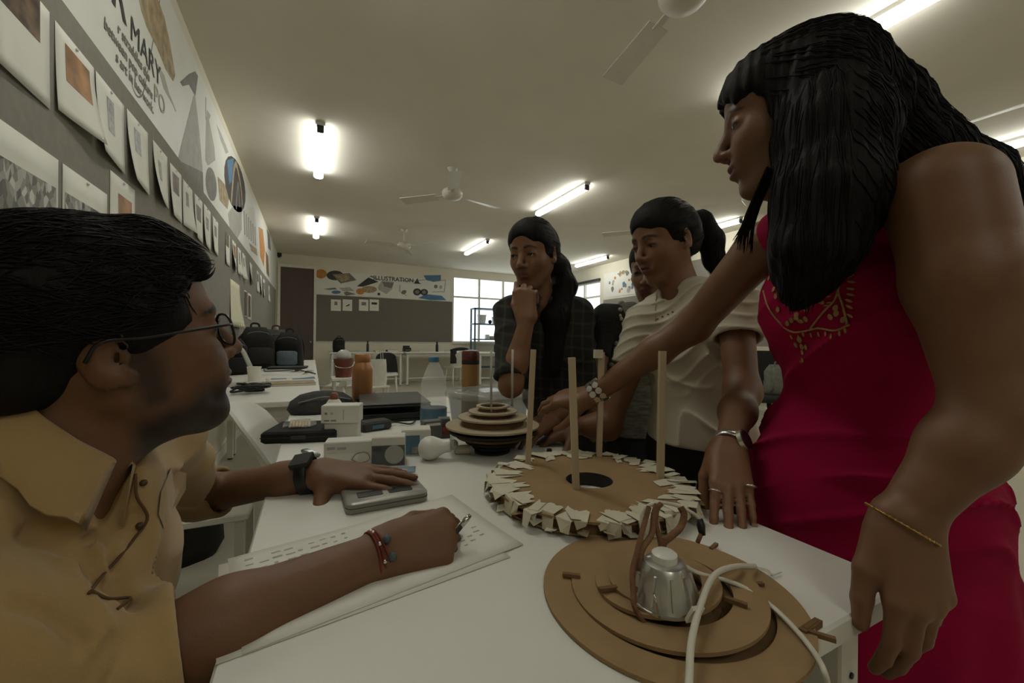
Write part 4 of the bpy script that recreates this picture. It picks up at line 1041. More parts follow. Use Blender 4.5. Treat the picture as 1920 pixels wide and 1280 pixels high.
# ------------------------------------------------------------------ smooth implicit modelling for the figures
def smin(a, b, k):
    if k <= 0: return np.minimum(a, b)
    h = np.clip(0.5 + 0.5 * (b - a) / k, 0, 1)
    return b + (a - b) * h - k * h * (1 - h)
def rcone(a, b, ra, rb):
    a = np.array(a, np.float32); b = np.array(b, np.float32); ab = b - a; L2 = float(ab @ ab) + 1e-9
    def f(p):
        pa = p - a; t = np.clip(pa @ ab / L2, 0, 1)
        return np.linalg.norm(pa - t[..., None] * ab, axis=-1) - (ra + (rb - ra) * t)
    return f
def ellip(c, r, R=None):
    c = np.array(c, np.float32); r = np.array(r, np.float32)
    R = None if R is None else np.array(R, np.float32)      # columns are the local axes
    def f(p):
        q = p - c
        if R is not None: q = q @ R
        k0 = np.linalg.norm(q / r, axis=-1); k1 = np.linalg.norm(q / (r * r), axis=-1) + 1e-9
        return k0 * (k0 - 1.0) / k1
    return f
def rbox(c, h, rad, R=None):
    c = np.array(c, np.float32); h = np.array(h, np.float32) - rad
    R = None if R is None else np.array(R, np.float32)
    def f(p):
        q = p - c
        if R is not None: q = q @ R
        q = np.abs(q) - h
        return np.linalg.norm(np.maximum(q, 0), axis=-1) + np.minimum(q.max(axis=-1), 0) - rad
    return f
def half(pt, n):
    pt = np.array(pt, np.float32); n = np.array(nrm(n), np.float32)
    return lambda p: (p - pt) @ n
def waves(p, seed, scale, n=5):
    rs = np.random.RandomState(seed); out = 0
    for k in range(n):
        d = rs.normal(size=3); d /= np.linalg.norm(d)
        out = out + np.sin(p @ (d * scale * (1 + .6 * k)).astype(np.float32) + rs.uniform(0, 6.28)) / (1 + .5 * k)
    return out / n

def cutbox(c, d, half_w, depth):
    """box that cuts a sleeve off square: starts at c and runs along d"""
    d = nrm(d); a = nrm(np.cross(d, (0.3, 0.2, 0.93))); b = np.cross(d, a)
    return rbox(np.array(c) + d * depth, (half_w, half_w, depth), .004, np.stack([a, b, d], 1))

class SDF:
    def __init__(s): s.ops = []; s.att = {}
    def add(s, f, k=0.0): s.ops.append(('a', f, k)); return s
    def sub(s, f, k=0.0): s.ops.append(('s', f, k)); return s
    def clip(s, f, k=0.0): s.ops.append(('i', f, k)); return s        # keep where f < 0
    def disp(s, f): s.ops.append(('d', f, 0)); return s
    def chain(s, pts, rad, k=0.01, k0=None):
        for i in range(len(pts) - 1):
            s.add(rcone(pts[i], pts[i + 1], rad[i], rad[i + 1]), k if (i or k0 is None) else k0)
        return s
    def hit(s, px, t0=.2, t1=1.3):
        """first surface point along the ray through a pixel"""
        t = np.arange(t0, t1, .002); p_ = (CAMP + ray(*px)[None] * t[:, None]).astype(np.float32)
        D = np.full(len(p_), 1.0, np.float32)
        for op in s.ops: D = s._one(D, p_, op)
        i = np.argmax(D < 0); return p_[i].astype(float) if D[i] < 0 else None
    def groove(s, pxs, r, k=.008, deep=.0035):
        q = [s.hit(p_) for p_ in pxs]; q = [p_ for p_ in q if p_ is not None]
        if len(q) < 2: return s
        q = [p_ - nrm(p_ - CAMP) * (r - deep) for p_ in bezier(q, 14)]
        fs = [rcone(a, b, r, r) for a, b in zip(q[:-1], q[1:])]
        return s.sub(lambda p_: np.min([f(p_) for f in fs], axis=0), k)
    def _one(s, D, P_, op):
        t, f, k = op
        if t == 'a': return smin(D, f(P_), k)
        if t == 's': return -smin(-D, f(P_), k)
        if t == 'i': return -smin(-D, -f(P_), k)
        return D + f(P_)
    def mesh(s, lo, hi, h, name='figure_mesh', relax=2):
        B = 10
        lo = np.array(lo, np.float64); n = np.ceil((np.array(hi) - lo) / (h * B)).astype(int)
        gi = np.stack(np.meshgrid(*[np.arange(k) for k in n], indexing='ij'), -1).reshape(-1, 3)
        cen = (lo + (gi + .5) * h * B).astype(np.float32)
        Rb = h * B * .87
        D = np.full(len(cen), 1.0, np.float32)
        for op in s.ops: D = s._one(D, cen, op)
        act = np.abs(D) < Rb * 2.0 + .016
        gi = gi[act]; cen = cen[act]
        loc = np.stack(np.meshgrid(*[np.arange(B + 1)] * 3, indexing='ij'), -1).reshape(-1, 3)
        pts = (lo + (gi[:, None, :] * B + loc[None]) * h).astype(np.float32)
        V = np.full(pts.shape[:2], 1.0, np.float32)
        for op in s.ops:
            t, f, k = op
            fc = f(cen)
            if t in 'as': sel = fc < Rb * 1.6 + k + .006
            elif t == 'i': sel = fc > -(Rb * 1.6 + k + .006)
            else: sel = np.ones(len(cen), bool)
            if not sel.any(): continue
            V[sel] = s._one(V[sel], pts[sel], op)
        nb = len(gi); V = V.reshape(nb, B + 1, B + 1, B + 1)
        N = n * B + 2
        # vertices
        cx = [V[:, i:B + i, j:B + j, k:B + k] for i in (0, 1) for j in (0, 1) for k in (0, 1)]
        neg = sum((c < 0).astype(np.int8) for c in cx)
        m = (neg > 0) & (neg < 8)
        b, i, j, k = np.nonzero(m)
        C = np.stack([c[b, i, j, k] for c in cx], -1)
        corner = np.array([(a, b2, c2) for a in (0, 1) for b2 in (0, 1) for c2 in (0, 1)], float)
        acc = np.zeros((len(b), 3)); cnt = np.zeros(len(b))
        for a in range(8):
            for c2 in range(a + 1, 8):
                if np.abs(corner[a] - corner[c2]).sum() != 1: continue
                va, vb = C[:, a], C[:, c2]; x = (va < 0) != (vb < 0)
                t = np.where(x, va / (va - vb + 1e-20), 0)
                acc += np.where(x[:, None], corner[a] + (corner[c2] - corner[a]) * t[:, None], 0); cnt += x
        cell = gi[b] * B + np.stack([i, j, k], -1)
        vert = lo + (cell + acc / cnt[:, None]) * h
        cid = (cell[:, 0].astype(np.int64) * N[1] + cell[:, 1]) * N[2] + cell[:, 2]
        order = np.argsort(cid); cid_s = cid[order]
        faces = []
        for ax in range(3):
            A = V[:, :B, :B, :B]
            sl = [slice(0, B)] * 3; sl[ax] = slice(1, B + 1)
            Bv = V[:, sl[0], sl[1], sl[2]]
            x = (A < 0) != (Bv < 0)
            b, i, j, k = np.nonzero(x)
            base = gi[b] * B + np.stack([i, j, k], -1)
            flip = A[b, i, j, k] < 0
            u, w = (ax + 1) % 3, (ax + 2) % 3
            q = []
            for du, dw in ((0, 0), (-1, 0), (-1, -1), (0, -1)):
                c = base.copy(); c[:, u] += du; c[:, w] += dw
                q.append((c[:, 0].astype(np.int64) * N[1] + c[:, 1]) * N[2] + c[:, 2])
            q = np.stack(q, -1)
            pos = np.clip(np.searchsorted(cid_s, q), 0, len(cid_s) - 1)
            ok = (cid_s[pos] == q).all(-1)
            q = order[pos][ok]; flip = flip[ok]
            q[~flip] = q[~flip][:, ::-1]
            faces.append(q)
        Fq = np.concatenate(faces)
        # a few relaxation steps take out the grid's terracing
        e = np.concatenate([Fq[:, [0, 1]], Fq[:, [1, 2]], Fq[:, [2, 3]], Fq[:, [3, 0]]])
        for _ in range(relax):
            S = np.zeros_like(vert); c = np.zeros(len(vert))
            for ax in range(3):
                S[:, ax] = np.bincount(e[:, 0], vert[e[:, 1], ax], len(vert)) + np.bincount(e[:, 1], vert[e[:, 0], ax], len(vert))
            c = np.bincount(e[:, 0], minlength=len(vert)) + np.bincount(e[:, 1], minlength=len(vert))
            vert = vert + .5 * (S / np.maximum(c, 1)[:, None] - vert)
        # keep only the largest connected shell
        lab = np.arange(len(vert)); e2 = e
        for _ in range(60):
            ra, rb = lab[e2[:, 0]], lab[e2[:, 1]]; df = ra != rb
            if not df.any(): break
            e2 = e2[df]; ra, rb = ra[df], rb[df]
            mx_, mn_ = np.maximum(ra, rb), np.minimum(ra, rb)
            o_ = np.argsort(-mn_, kind='stable'); lab[mx_[o_]] = mn_[o_]     # last write wins: the smallest
            while True:
                nl = lab[lab]
                if (nl == lab).all(): break
                lab = nl
        cnts = np.bincount(lab, minlength=len(vert)); keep = lab == cnts.argmax()
        idx = np.cumsum(keep) - 1
        Fq = idx[Fq[keep[Fq].all(1)]]; vert = vert[keep]
        return vert, Fq

def sdf_object(name, sdf, lo, hi, h, material, parent, origin, atts=None, relax=2):
    v, f = sdf.mesh(lo, hi, h, relax=relax)
    me = bpy.data.meshes.new(name)
    vl = (v - np.array(origin)).astype(np.float32)
    me.vertices.add(len(v)); me.vertices.foreach_set('co', vl.ravel())
    me.loops.add(4 * len(f)); me.loops.foreach_set('vertex_index', f.astype(np.int32).ravel())
    me.polygons.add(len(f)); me.polygons.foreach_set('loop_start', np.arange(len(f), dtype=np.int32) * 4)
    me.polygons.foreach_set('loop_total', np.full(len(f), 4, np.int32))
    me.update(); me.validate()
    if atts:
        for an, fn in atts.items():
            a = me.attributes.new(an, 'FLOAT', 'POINT'); a.data.foreach_set('value', np.clip(fn(v), 0, 1).astype(np.float32))
    o = link_mesh(name, me, material, parent, True)
    return o, v, f

def normals_of(v, f):
    n = np.zeros_like(v); fn = np.cross(v[f[:, 2]] - v[f[:, 0]], v[f[:, 3]] - v[f[:, 1]])
    for k in range(4):
        for ax in range(3): n[:, ax] += np.bincount(f[:, k], fn[:, ax], len(v))
    return n / (np.linalg.norm(n, axis=1)[:, None] + 1e-12)

def strands(name, v, f, flow, n, length, rad, material, parent, origin, seed=0, lift=.0, seg=7, keep=None, droop=0.0, curl=.12, hug=1.0):
    """thin locks that run over a hair surface, following the flow direction"""
    from mathutils.kdtree import KDTree
    rs = np.random.RandomState(seed); N = normals_of(v, f)
    kd = KDTree(len(v))
    for i_, q in enumerate(v): kd.insert(q, i_)
    kd.balance()
    idx = rs.choice(len(v), n * 3)
    if keep is not None: idx = idx[keep(v[idx])]
    mb = MB()
    for q in idx[:n]:
        nn = N[q]; p = v[q] - nn * rad * .3; jit = rs.normal(size=3) * curl
        L = length * rs.uniform(.5, 1.2); pts = [p]; out = 0.0
        for k in range(seg):
            d = flow(p) + jit + rs.normal(size=3) * curl * .3; d = nrm(d - nn * (d @ nn))
            p = p + d * L / seg
            co, i_, dist = kd.find(p)
            nn = N[i_]; out += lift * L / seg
            if hug: p = p + nn * ((v[i_] - p) @ nn) * hug + nn * (rad * .4 + out)
            pts.append(p)
        r = [rad * (1 - .85 * (k / seg) ** 1.5) for k in range(seg + 1)]
        mb.tube(pts, r, 4, cap=False)
    return mb.build(name, material, parent, True, origin=origin)

# ------------------------------------------------------------------ heads
class Head:
    """local axes: x towards the face, y to the person's left, z up; origin at eye level between the ears"""
    def __init__(s, c, face, up=(0, 0, 1), size=1.0):
        s.c = np.array(c, float); x = nrm(face); up = np.array(up, float)
        z = nrm(up - x * (up @ x)); y = np.cross(z, x)
        s.R = np.stack([x, y, z], 1); s.s = size
    def w(s, p): return s.c + s.R @ (np.array(p, float) * s.s)
    def l(s, p): return (p - s.c) @ s.R / s.s
    def rc(s, a, b, ra, rb): return rcone(s.w(a), s.w(b), ra * s.s, rb * s.s)
    def el(s, c, r, rot=None):
        R = s.R if rot is None else s.R @ rot
        return ellip(s.w(c), np.array(r) * s.s, R)
    def bx(s, c, h, rad, rot=None):
        R = s.R if rot is None else s.R @ rot
        return rbox(s.w(c), np.array(h) * s.s, rad * s.s, R)
def roty(a):
    c, s_ = math.cos(a), math.sin(a); return np.array(((c, 0, s_), (0, 1, 0), (-s_, 0, c)))
def rotz(a):
    c, s_ = math.cos(a), math.sin(a); return np.array(((c, -s_, 0), (s_, c, 0), (0, 0, 1)))

def head_prims(S, H, female=True, eye_open=1.0, mouth_open=0.0, beard=False):
    wd = .95 if female else 1.0
    S.add(H.el((-.010, 0, .028), (.098, .074 * wd, .088)), .02)
    S.add(H.el((.040, 0, .046), (.051, .057, .046)), .03)
    S.add(H.el((.030, 0, -.035), (.060, .056 * wd, .082)), .03)
    for s in (1, -1):
        S.add(H.rc((-.004, s * .049 * wd, -.045), (.060, s * .017, -.101), .019, .015), .025)
        S.add(H.el((.058, s * .040 * wd, -.022), (.026, .019, .024)), .022)
    S.add(H.el((.076, 0, -.101), (.0155, .019 if female else .022, .0145)), .018)
    S.add(H.rc((.084, -.030, .021), (.084, .030, .021), .0105 if female else .0125, .0105 if female else .0125), .014)
    S.add(H.el((.083, 0, -.063), (.0175, .027, .023)), .016)
    for s in (1, -1): S.add(H.el((.076, s * .021, -.036), (.021, .020, .028)), .016)
    for s in (1, -1):
        S.sub(H.el((.101, s * .032, .004), (.013, .0165, .0105)), .012)
    # nose
    S.add(H.rc((.090, 0, .016), (.1135, 0, -.026), .0065, .0095), .010)
    S.add(H.el((.1145, 0, -.0315), (.0105, .0105, .009)), .006)
    for s in (1, -1):
        S.add(H.el((.103, s * .0125, -.0345), (.0105, .0065, .0072)), .005)
        S.sub(H.el((.1085, s * .0072, -.0415), (.0048, .0032, .004)), .002)
    # lips
    dz = mouth_open
    S.add(H.el((.0975, 0, -.0575), (.0085, .0215, .0052)), .004)
    S.add(H.el((.0955, 0, -.0690 - dz), (.0092, .0185, .0062)), .004)
    S.sub(H.el((.108, 0, -.0630 - dz / 2), (.014, .0225, .0011 + dz * .5)), .0015)
    S.sub(H.el((.097, 0, -.0805 - dz), (.006, .016, .0042)), .007)
    # lids
    for s in (1, -1):
        S.add(H.el((.0795, s * .0315, .003), (.0145, .0160, .0138)), .003)
        S.sub(H.el((.0955, s * .0315, .0005 - (1 - eye_open) * .004), (.006, .0118, .0048 * eye_open + .0004)), .0012)
    # ears
    for s in (1, -1):
        rot = rotz(s * .35) @ roty(.18)
        S.add(H.el((-.012, s * .0765 * wd, -.004), (.0185, .0065, .0315), rot), .005)
        S.add(H.el((.000, s * .0735 * wd, -.026), (.009, .006, .010), rot), .005)
        S.sub(H.el((-.007, s * .0860 * wd, -.001), (.0115, .0115, .0205), rot), .003)
        S.sub(H.el((.000, s * .083 * wd, -.006), (.006, .009, .008), rot), .003)
        S.add(H.el((.002, s * .0765 * wd, -.006), (.004, .004, .007), rot), .003)
def neck_prims(S, H, base, r0=.046, r1=.056, k=.025):
    S.add(rcone(H.w((-.022, 0, -.055)), base, r0, r1), k)
    S.add(rcone(H.w((.018, 0, -.075)), np.array(base) + H.R[:, 0] * .03 * 1.0, r0 * .72, r1 * .7), k)

def face_masks(H, beard=False):
    def lips(v):
        q = H.l(v)
        return ((q[:, 0] > .087) & (np.abs(q[:, 1]) < .021)) * np.clip(1.3 - (np.abs(q[:, 2] + .0635) / .0115) ** 4, 0, 1) * np.clip((.0225 - np.abs(q[:, 1])) / .004, 0, 1)
    def brow(v):
        q = H.l(v); y = np.abs(q[:, 1])
        zc = .0235 + .004 * np.sin(np.clip((y - .010) / .04, 0, 1) * math.pi) - .006 * np.clip((y - .035) / .02, 0, 1)
        w = .0043 - .0019 * np.clip((y - .02) / .03, 0, 1)
        return np.clip(1.4 - ((q[:, 2] - zc) / w) ** 2, 0, 1) * np.clip((y - .009) / .004, 0, 1) * np.clip((.050 - y) / .006, 0, 1) * (q[:, 0] > .055)
    def bd(v):
        q = H.l(v); x, y, z = q[:, 0], np.abs(q[:, 1]), q[:, 2]
        n = .006 * waves(v.astype(np.float32), 3, 160, 4)
        jaw = np.clip((-.050 - z + n + .25 * (x - .06) * (x < .06)) / .026, 0, 1) * np.clip((x + .012) / .016, 0, 1) * np.clip((z + .140) / .02, 0, 1)
        side = np.clip((.020 + n - np.abs(x - .016)) / .014, 0, 1) * np.clip((.03 - z) / .02, 0, 1) * np.clip((z + .075) / .02, 0, 1) * np.clip((y - .035) / .01, 0, 1)
        mous = np.clip(1.5 - ((z + .0475 + .10 * (y - .01).clip(0)) / .0068) ** 2, 0, 1) * np.clip((.033 - y) / .006, 0, 1) * (x > .07)
        clean = 1 - np.clip(1.4 - ((z + .0635) / .010) ** 2 - (y / .024) ** 2, 0, 1) * (x > .08)
        return np.maximum(np.maximum(jaw * .88, side * .8), mous * .95) * clean
    def lash(v):
        q = H.l(v); y = np.abs(q[:, 1]) - .0315; z = q[:, 2] - .0015 - .0022 * np.cos(y / .013 * 1.5)
        return np.clip(1.25 - (z / .0030) ** 2, 0, 1) * np.clip((.0155 - np.abs(y)) / .003, 0, 1) * (q[:, 0] > .07)
    m = {'lips': lips, 'brow': brow, 'lash': lash}
    if beard: m['beard'] = bd
    return m

M_eye = mat('eye_white', '#b9b4a8', 0.2, var=0.02)
M_iris = mat('dark_brown_iris', '#20140d', 0.15, var=0.1)
def eyes(H, root, look=(1, 0, 0)):
    for s in (1, -1):
        c = H.w((.0795, s * .0315, .003)); r = .0132 * H.s
        e = MB().sphere(c, r, 20, 14).build('eye', M_eye, root, True, origin=root.location)
        d = nrm(H.R @ np.array(look)); u = nrm(np.cross(d, UP)); w = np.cross(u, d)
        pts = [[c + d * (r * math.cos(a) + .0004) + (u * math.cos(t) + w * math.sin(t)) * r * math.sin(a) for t in [2 * math.pi * j / 18 for j in range(18)]] for a in (.5, .33, .16, .02)]
        MB().rings(pts, False, True).build('iris', M_iris, e, True, origin=root.location)

# ------------------------------------------------------------------ hands
def hand_prims(S, wrist, fwd, back, side, curl, spread=1.0, thumb=((.55, .75, -.35), (.75, .55, -.4), (.9, .35, -.3)), size=1.0, kf=.006, curl_side=None, wr=.026):
    """fwd: towards the fingers; back: normal of the back of the hand; side: +1/-1 so that y points to the thumb"""
    x = nrm(fwd); z = nrm(np.array(back, float) - x * (np.array(back, float) @ x)); y = np.cross(z, x) * side
    o = np.array(wrist, float)
    W = lambda p: o + size * (x * p[0] + y * p[1] + z * p[2])
    kn = [(.090, .030, .002), (.094, .010, .004), (.089, -.010, .003), (.080, -.028, -.001)]
    rk = [.0112, .0115, .0108, .0098]
    for (p, r) in zip(kn, rk):
        S.add(rcone(W((.004, p[1] * .62, 0)), W(p), .0165 * size, r * size), .016)
    S.add(rcone(W((.0, .012, -.002)), W((.055, .020, -.008)), .018 * size, .016 * size), .014)
    lens = [(.042, .025, .021), (.046, .029, .022), (.043, .027, .021), (.034, .021, .019)]
    rads = [(.0095, .0085, .0078, .0068), (.0098, .0088, .008, .007), (.0092, .0083, .0076, .0067), (.0083, .0074, .0068, .006)]
    fan = [.13, .02, -.09, -.20]
    tips = []
    for q in range(4):
        p = np.array(kn[q], float); a = 0.0
        lat = fan[q] * spread + (curl_side[q] if curl_side else 0)
        pts = [W(p)]
        for j in range(3):
            a += curl[q][j]
            d = np.array((math.cos(a) * math.cos(lat), math.cos(a) * math.sin(lat), -math.sin(a)))
            p = p + d * lens[q][j]; pts.append(W(p))
        rr = [r * size for r in rads[q]]
        S.chain(pts, rr, .003, kf)
        tips.append((pts[-1], nrm(pts[-1] - pts[-2])))
    tp = [np.array((.022, .026, -.008))]
    for d, L in zip(thumb, (.044, .034, .027)): tp.append(tp[-1] + nrm(d) * L)
    S.chain([W(p) for p in tp], [.0165 * size, .0125 * size, .0105 * size, .0085 * size], .004, .014)
    return W, tips, (x, y, z)

M_skin = mat('brown_skin', '#7d573d', 0.55, var=0.06, scale=40, bump=0.05, bscale=350, sss=0.12)
M_skin_m = attr_mat(mat('brown_skin_man', '#6b4a30', 0.55, var=0.07, scale=40, bump=0.06, bscale=350, sss=0.12), 'brown_skin_man_face', [('lips', '#5e3530'), ('brow', '#120e0b'), ('lash', '#150e0a'), ('beard', '#17110d')])
M_skin_p = attr_mat(mat('warm_brown_skin', '#725036', 0.5, var=0.05, scale=40, bump=0.04, bscale=350, sss=0.12), 'warm_brown_skin_face', [('lips', '#6b3a35'), ('brow', '#1a120d'), ('lash', '#150d09')])
M_skin_w = attr_mat(mat('mid_brown_skin', '#7b563b', 0.5, var=0.05, scale=40, bump=0.04, bscale=350, sss=0.12), 'mid_brown_skin_face', [('lips', '#6a3d36'), ('brow', '#1a120d'), ('lash', '#150d09')])
M_hair = mat('black_hair', '#14110e', 0.6, var=0.35, scale=60, stretch=(1, 1, .25), bump=0.2, bscale=220, spec=.18)
M_hair2 = mat('black_hair_gloss', '#16120f', 0.62, var=0.3, scale=90, stretch=(1, 1, .12), bump=0.15, bscale=260, spec=.16)
M_nail = mat('finger_nail', '#8d6a55', 0.3, var=0.03)

def nails(root, body, tips, backdir, size=1.0):
    for (p, d) in tips:
        b = nrm(np.array(backdir, float) - d * (np.array(backdir, float) @ d)); u = np.cross(d, b)
        c = np.array(p) + b * .0052 * size - d * .001
        MB().obox(c, d * .0052 * size, u * .0042 * size, b * .0007).build('nail', M_nail, body, origin=root.location)
# ------------------------------------------------------------------ clothing helpers
def frame(f, up=(0, 0, 1)):
    z = nrm(up); x = np.array(f, float); x = nrm(x - z * (x @ z)); return np.stack([x, np.cross(z, x), z], 1)
def ring_pts(c, axis, ref, r1, r2, n=28):
    a = nrm(axis); u = nrm(np.array(ref, float) - a * (np.array(ref, float) @ a)); w = np.cross(a, u)
    return [np.array(c) + u * r1 * math.cos(t) + w * r2 * math.sin(t) for t in [2 * math.pi * j / n for j in range(n)]]
def band(c, axis, ref, r1, r2, width, thick, n=32):
    a = nrm(axis); R = []
    for rr, off in ((0, -width / 2), (thick, -width / 2 * .8), (thick, width / 2 * .8), (0, width / 2), (-.0008, 0)):
        R.append([p + a * off for p in ring_pts(c, axis, ref, r1 + rr, r2 + rr, n)])
    return MB().rings(R, loop=True)
def closed_tube(pts, r, n=6):
    return MB().tube(list(pts) + [pts[0], pts[1]], r, n, cap=False)

# ------------------------------------------------------------------ seated man
mroot = empty('person', (-.33, .58, 0), 0, 'seated man in a mustard shirt and glasses writing at the table', 'person')
OM = mroot.location
HM = Head((-.1993, .5802, 1.0724), (.869, .441, .225), (-.165, -.169, .972), 1.02)
nb = np.array((-.245, .565, .952))                                # base of the neck
shL, shR = np.array((-.205, .775, .925)), np.array((-.325, .395, .945))
elL, wrL = P(372, 928, .79), P(598, 886, .80)
elR, wrR = P(205, 1275, .365), P(712, 1040, .532)
hips = np.array((-.42, .57, .50))
BF = frame((.95, -.25, 0), (.24, .02, .97))
def man_torso(S, g):
    S.add(ellip((-.275, .595, .795), (.122 + g, .172 + g, .17 + g), BF), .05)
    S.add(rcone(shL, nb, .048 + g, .05 + g), .05); S.add(rcone(shR, nb, .048 + g, .05 + g), .05)
    S.add(ellip((-.315, .605, .64), (.130 + g, .172 + g, .15 + g), BF), .06)
    S.add(ellip(hips, (.13 + g, .17 + g, .13 + g), BF), .05)
S = SDF()
man_torso(S, -.012)
S.add(rcone(shL, elL, .044, .037), .03); S.add(rcone(elL, wrL + (elL - wrL) * .25, .037, .030), .02); S.add(rcone(wrL + (elL - wrL) * .3, wrL, .031, .025), .02)
S.add(rcone(shR, elR, .046, .041), .03); S.add(rcone(elR, elR + (wrR - elR) * .35, .0425, .044), .02); S.add(rcone(elR + (wrR - elR) * .35, wrR, .044, .0285), .02)
hip_l, hip_r = hips + np.array((.06, .09, -.02)), hips + np.array((.03, -.1, -.02))
kl, kr = np.array((-.03, .72, .50)), np.array((-.06, .42, .50)); al, ar = np.array((.0, .74, .09)), np.array((-.05, .40, .09))
for h_, k_, a_ in ((hip_l, kl, al), (hip_r, kr, ar)):
    S.add(rcone(h_, k_, .07, .05), .03); S.add(rcone(k_, a_, .05, .035), .02); S.add(rcone(a_, a_ + np.array((.14, 0, -.045)), .035, .03), .02)
head_prims(S, HM, False, .8)
neck_prims(S, HM, nb, .050, .060)
S.add(HM.el((.092, 0, -.047), (.010, .024, .006)), .006)            # moustache
S.add(HM.el((.066, 0, -.098), (.026, .026, .022)), .015)            # beard on the chin
fistW, tipsR, _ax = hand_prims(S, wrR, P(856, 1000, .575) - wrR, (-FWD * .62 + UP * .78 + RIGHT * .12), 1,
    [(1.0, 1.25, .6), (1.25, 1.35, .7), (1.3, 1.4, .8), (1.3, 1.4, .8)], .3, ((.75, .55, -.45), (.95, .1, -.35), (.95, -.25, -.2)), 1.02, .005)
flatW, tipsL, _ax = hand_prims(S, wrL, P(795, 900, .80) - wrL, UP * .95 - FWD * .25, -1,
    [(.10, .12, .10), (.05, .10, .10), (.02, .10, .08), (.05, .10, .08)], .55, ((.20, .8, -.35), (.22, .75, -.62), (.15, .7, -.65)), 1.04, .005)
lo, hi = (-.72, .15, -.005), (.36, 1.10, 1.26)
body, bv, bf = sdf_object('body', S, lo, hi, .0032, M_skin_m, mroot, OM, face_masks(HM, True))
eyes(HM, mroot, (1, .25, .05))
nails(mroot, body, tipsL, UP)

# shirt
M_shirt = mat('mustard_shirt_cotton', '#a08356', 0.9, var=0.06, scale=16, bump=0.12, bscale=400, sheen=0.2)
M_shirt_d = mat('shirt_fold_shade', '#5b4226', 0.9, var=0.1)  # darkened shirt tone for lines that draw in crease shade
def folds(p):
    a = np.array((.3, -.5, .8), np.float32); q = p @ a
    w = waves(p, 3, 16, 4); w2 = waves(p, 8, 30, 4)
    b = np.array((.75, .55, .35), np.float32); r2 = p @ b
    f1 = (1 - np.abs(np.sin(q * 34 + 4.0 * w))) ** 1.6; f2 = (1 - np.abs(np.sin(r2 * 30 + 4 * w2))) ** 1.6
    return (-.013 * f1 * np.clip(w2 * 1.4 + .5, 0, 1) - .012 * f2 * np.clip(.45 - 1.4 * w, 0, 1) + .003 * w2 + .005).astype(np.float32)
S = SDF(); man_torso(S, .004)
cuffR = elR + (wrR - elR) * .20; cuffL = elL + (wrL - elL) * .20
S.add(rcone(shL, elL, .056, .048), .03); S.add(rcone(elL, cuffL, .048, .046), .02)
S.add(rcone(shR, elR, .070, .062), .03); S.add(rcone(elR, cuffR, .062, .063), .02)
S.disp(folds)
S.add(rcone(cuffR - nrm(wrR - elR) * .028, cuffR - nrm(wrR - elR) * .004, .062, .064), .004)
S.add(rcone(cuffL - nrm(wrL - elL) * .025, cuffL - nrm(wrL - elL) * .004, .048, .049), .004)
S.sub(cutbox(cuffR, wrR - elR, .085, .05), .004)
S.sub(cutbox(cuffL, wrL - elL, .065, .05), .004)
S.sub(rcone(cuffR - nrm(wrR - elR) * .03, cuffR + nrm(wrR - elR) * .05, .048, .056), .003)
S.sub(rcone(cuffL - nrm(wrL - elL) * .03, cuffL + nrm(wrL - elL) * .05, .037, .042), .003)
nd = nrm(HM.w((-.015, 0, -.06)) - nb)
S.sub(rcone(nb - nd * .03, nb + nd * .16, .058, .066), .012)
vF = BF[:, 0]
S.sub(rcone(nb + vF * .05 + UP * .03, nb + vF * .125 - UP * .085, .034, .010), .012)
for pxs, r_ in (([(2, 905), (60, 930), (105, 985), (135, 1015)], .010), ([(195, 945), (212, 1010), (226, 1080), (255, 1135)], .007),
                ([(60, 1000), (120, 1015), (170, 1050), (205, 1092), (232, 1125)], .010), ([(225, 1195), (195, 1232), (168, 1275)], .008),
                ([(20, 1130), (90, 1150), (150, 1200)], .006), ([(255, 965), (205, 1000), (160, 1010)], .005)):
    S.groove(pxs, r_, .006, .0060)
shirt, sv, sf = sdf_object('shirt', S, (-.75, .15, .38), (.12, 1.10, 1.02), .0038, M_shirt, mroot, OM)
# collar: two folded leaves standing around the neck
cl_ = MB()
ref = BF[:, 0]; lft = np.cross(nd, ref)
def collar(u, v):
    a = math.radians(-168 + 336 * u)                    # open at the front
    a = math.pi - a
    d_ = -ref * math.cos(a - math.pi) * -1
    dr = ref * math.cos(a) + lft * math.sin(a)
    front = max(0.0, math.cos(a))
    if v < .45:
        t = v / .45; r = .062 + .004 * t + .002 * math.sin(9 * a); z = .002 + .038 * t - .030 * front
    else:
        t = (v - .45) / .55; r = .066 + .026 * t + .010 * front * t + .003 * math.sin(7 * a) * t; z = .040 - .040 * t - .030 * front - .030 * t * front + .003 * math.sin(11 * a) * t
    return nb + dr * r + nd * (z + .012)
cl_.grid(collar, 40, 10, (0, 0, .002)); cl_.build('collar', M_shirt, shirt, True, origin=OM)
def on_shirt(pt, d, off=.002):
    """closest shirt vertex to a ray from the camera through pixel pt"""
    r = nrm(ray(*pt)); w = sv - CAMP; t = w @ r; dist = np.linalg.norm(w - t[:, None] * r, axis=1)
    c = np.where(dist < .007)[0]
    if len(c) == 0: c = np.array([dist.argmin()])
    q = sv[c[t[c].argmin()]]
    return q - r * off
pl_pts = [on_shirt(q, 0) for q in ((247, 880), (262, 920), (270, 960), (262, 1000), (240, 1035), (205, 1070), (185, 1098))]
MB().tube(bezier(pl_pts, 50), .0014, 6).build('placket_edge', M_shirt_d, shirt, True, origin=OM)
MB().tube(bezier([on_shirt(q, 0) for q in ((190, 1098), (215, 1105), (243, 1108), (240, 1128))], 16), .0014, 6).build('fold_shade_line', M_shirt_d, shirt, True, origin=OM)  # dark tube laid on the cloth as shade inside the fold
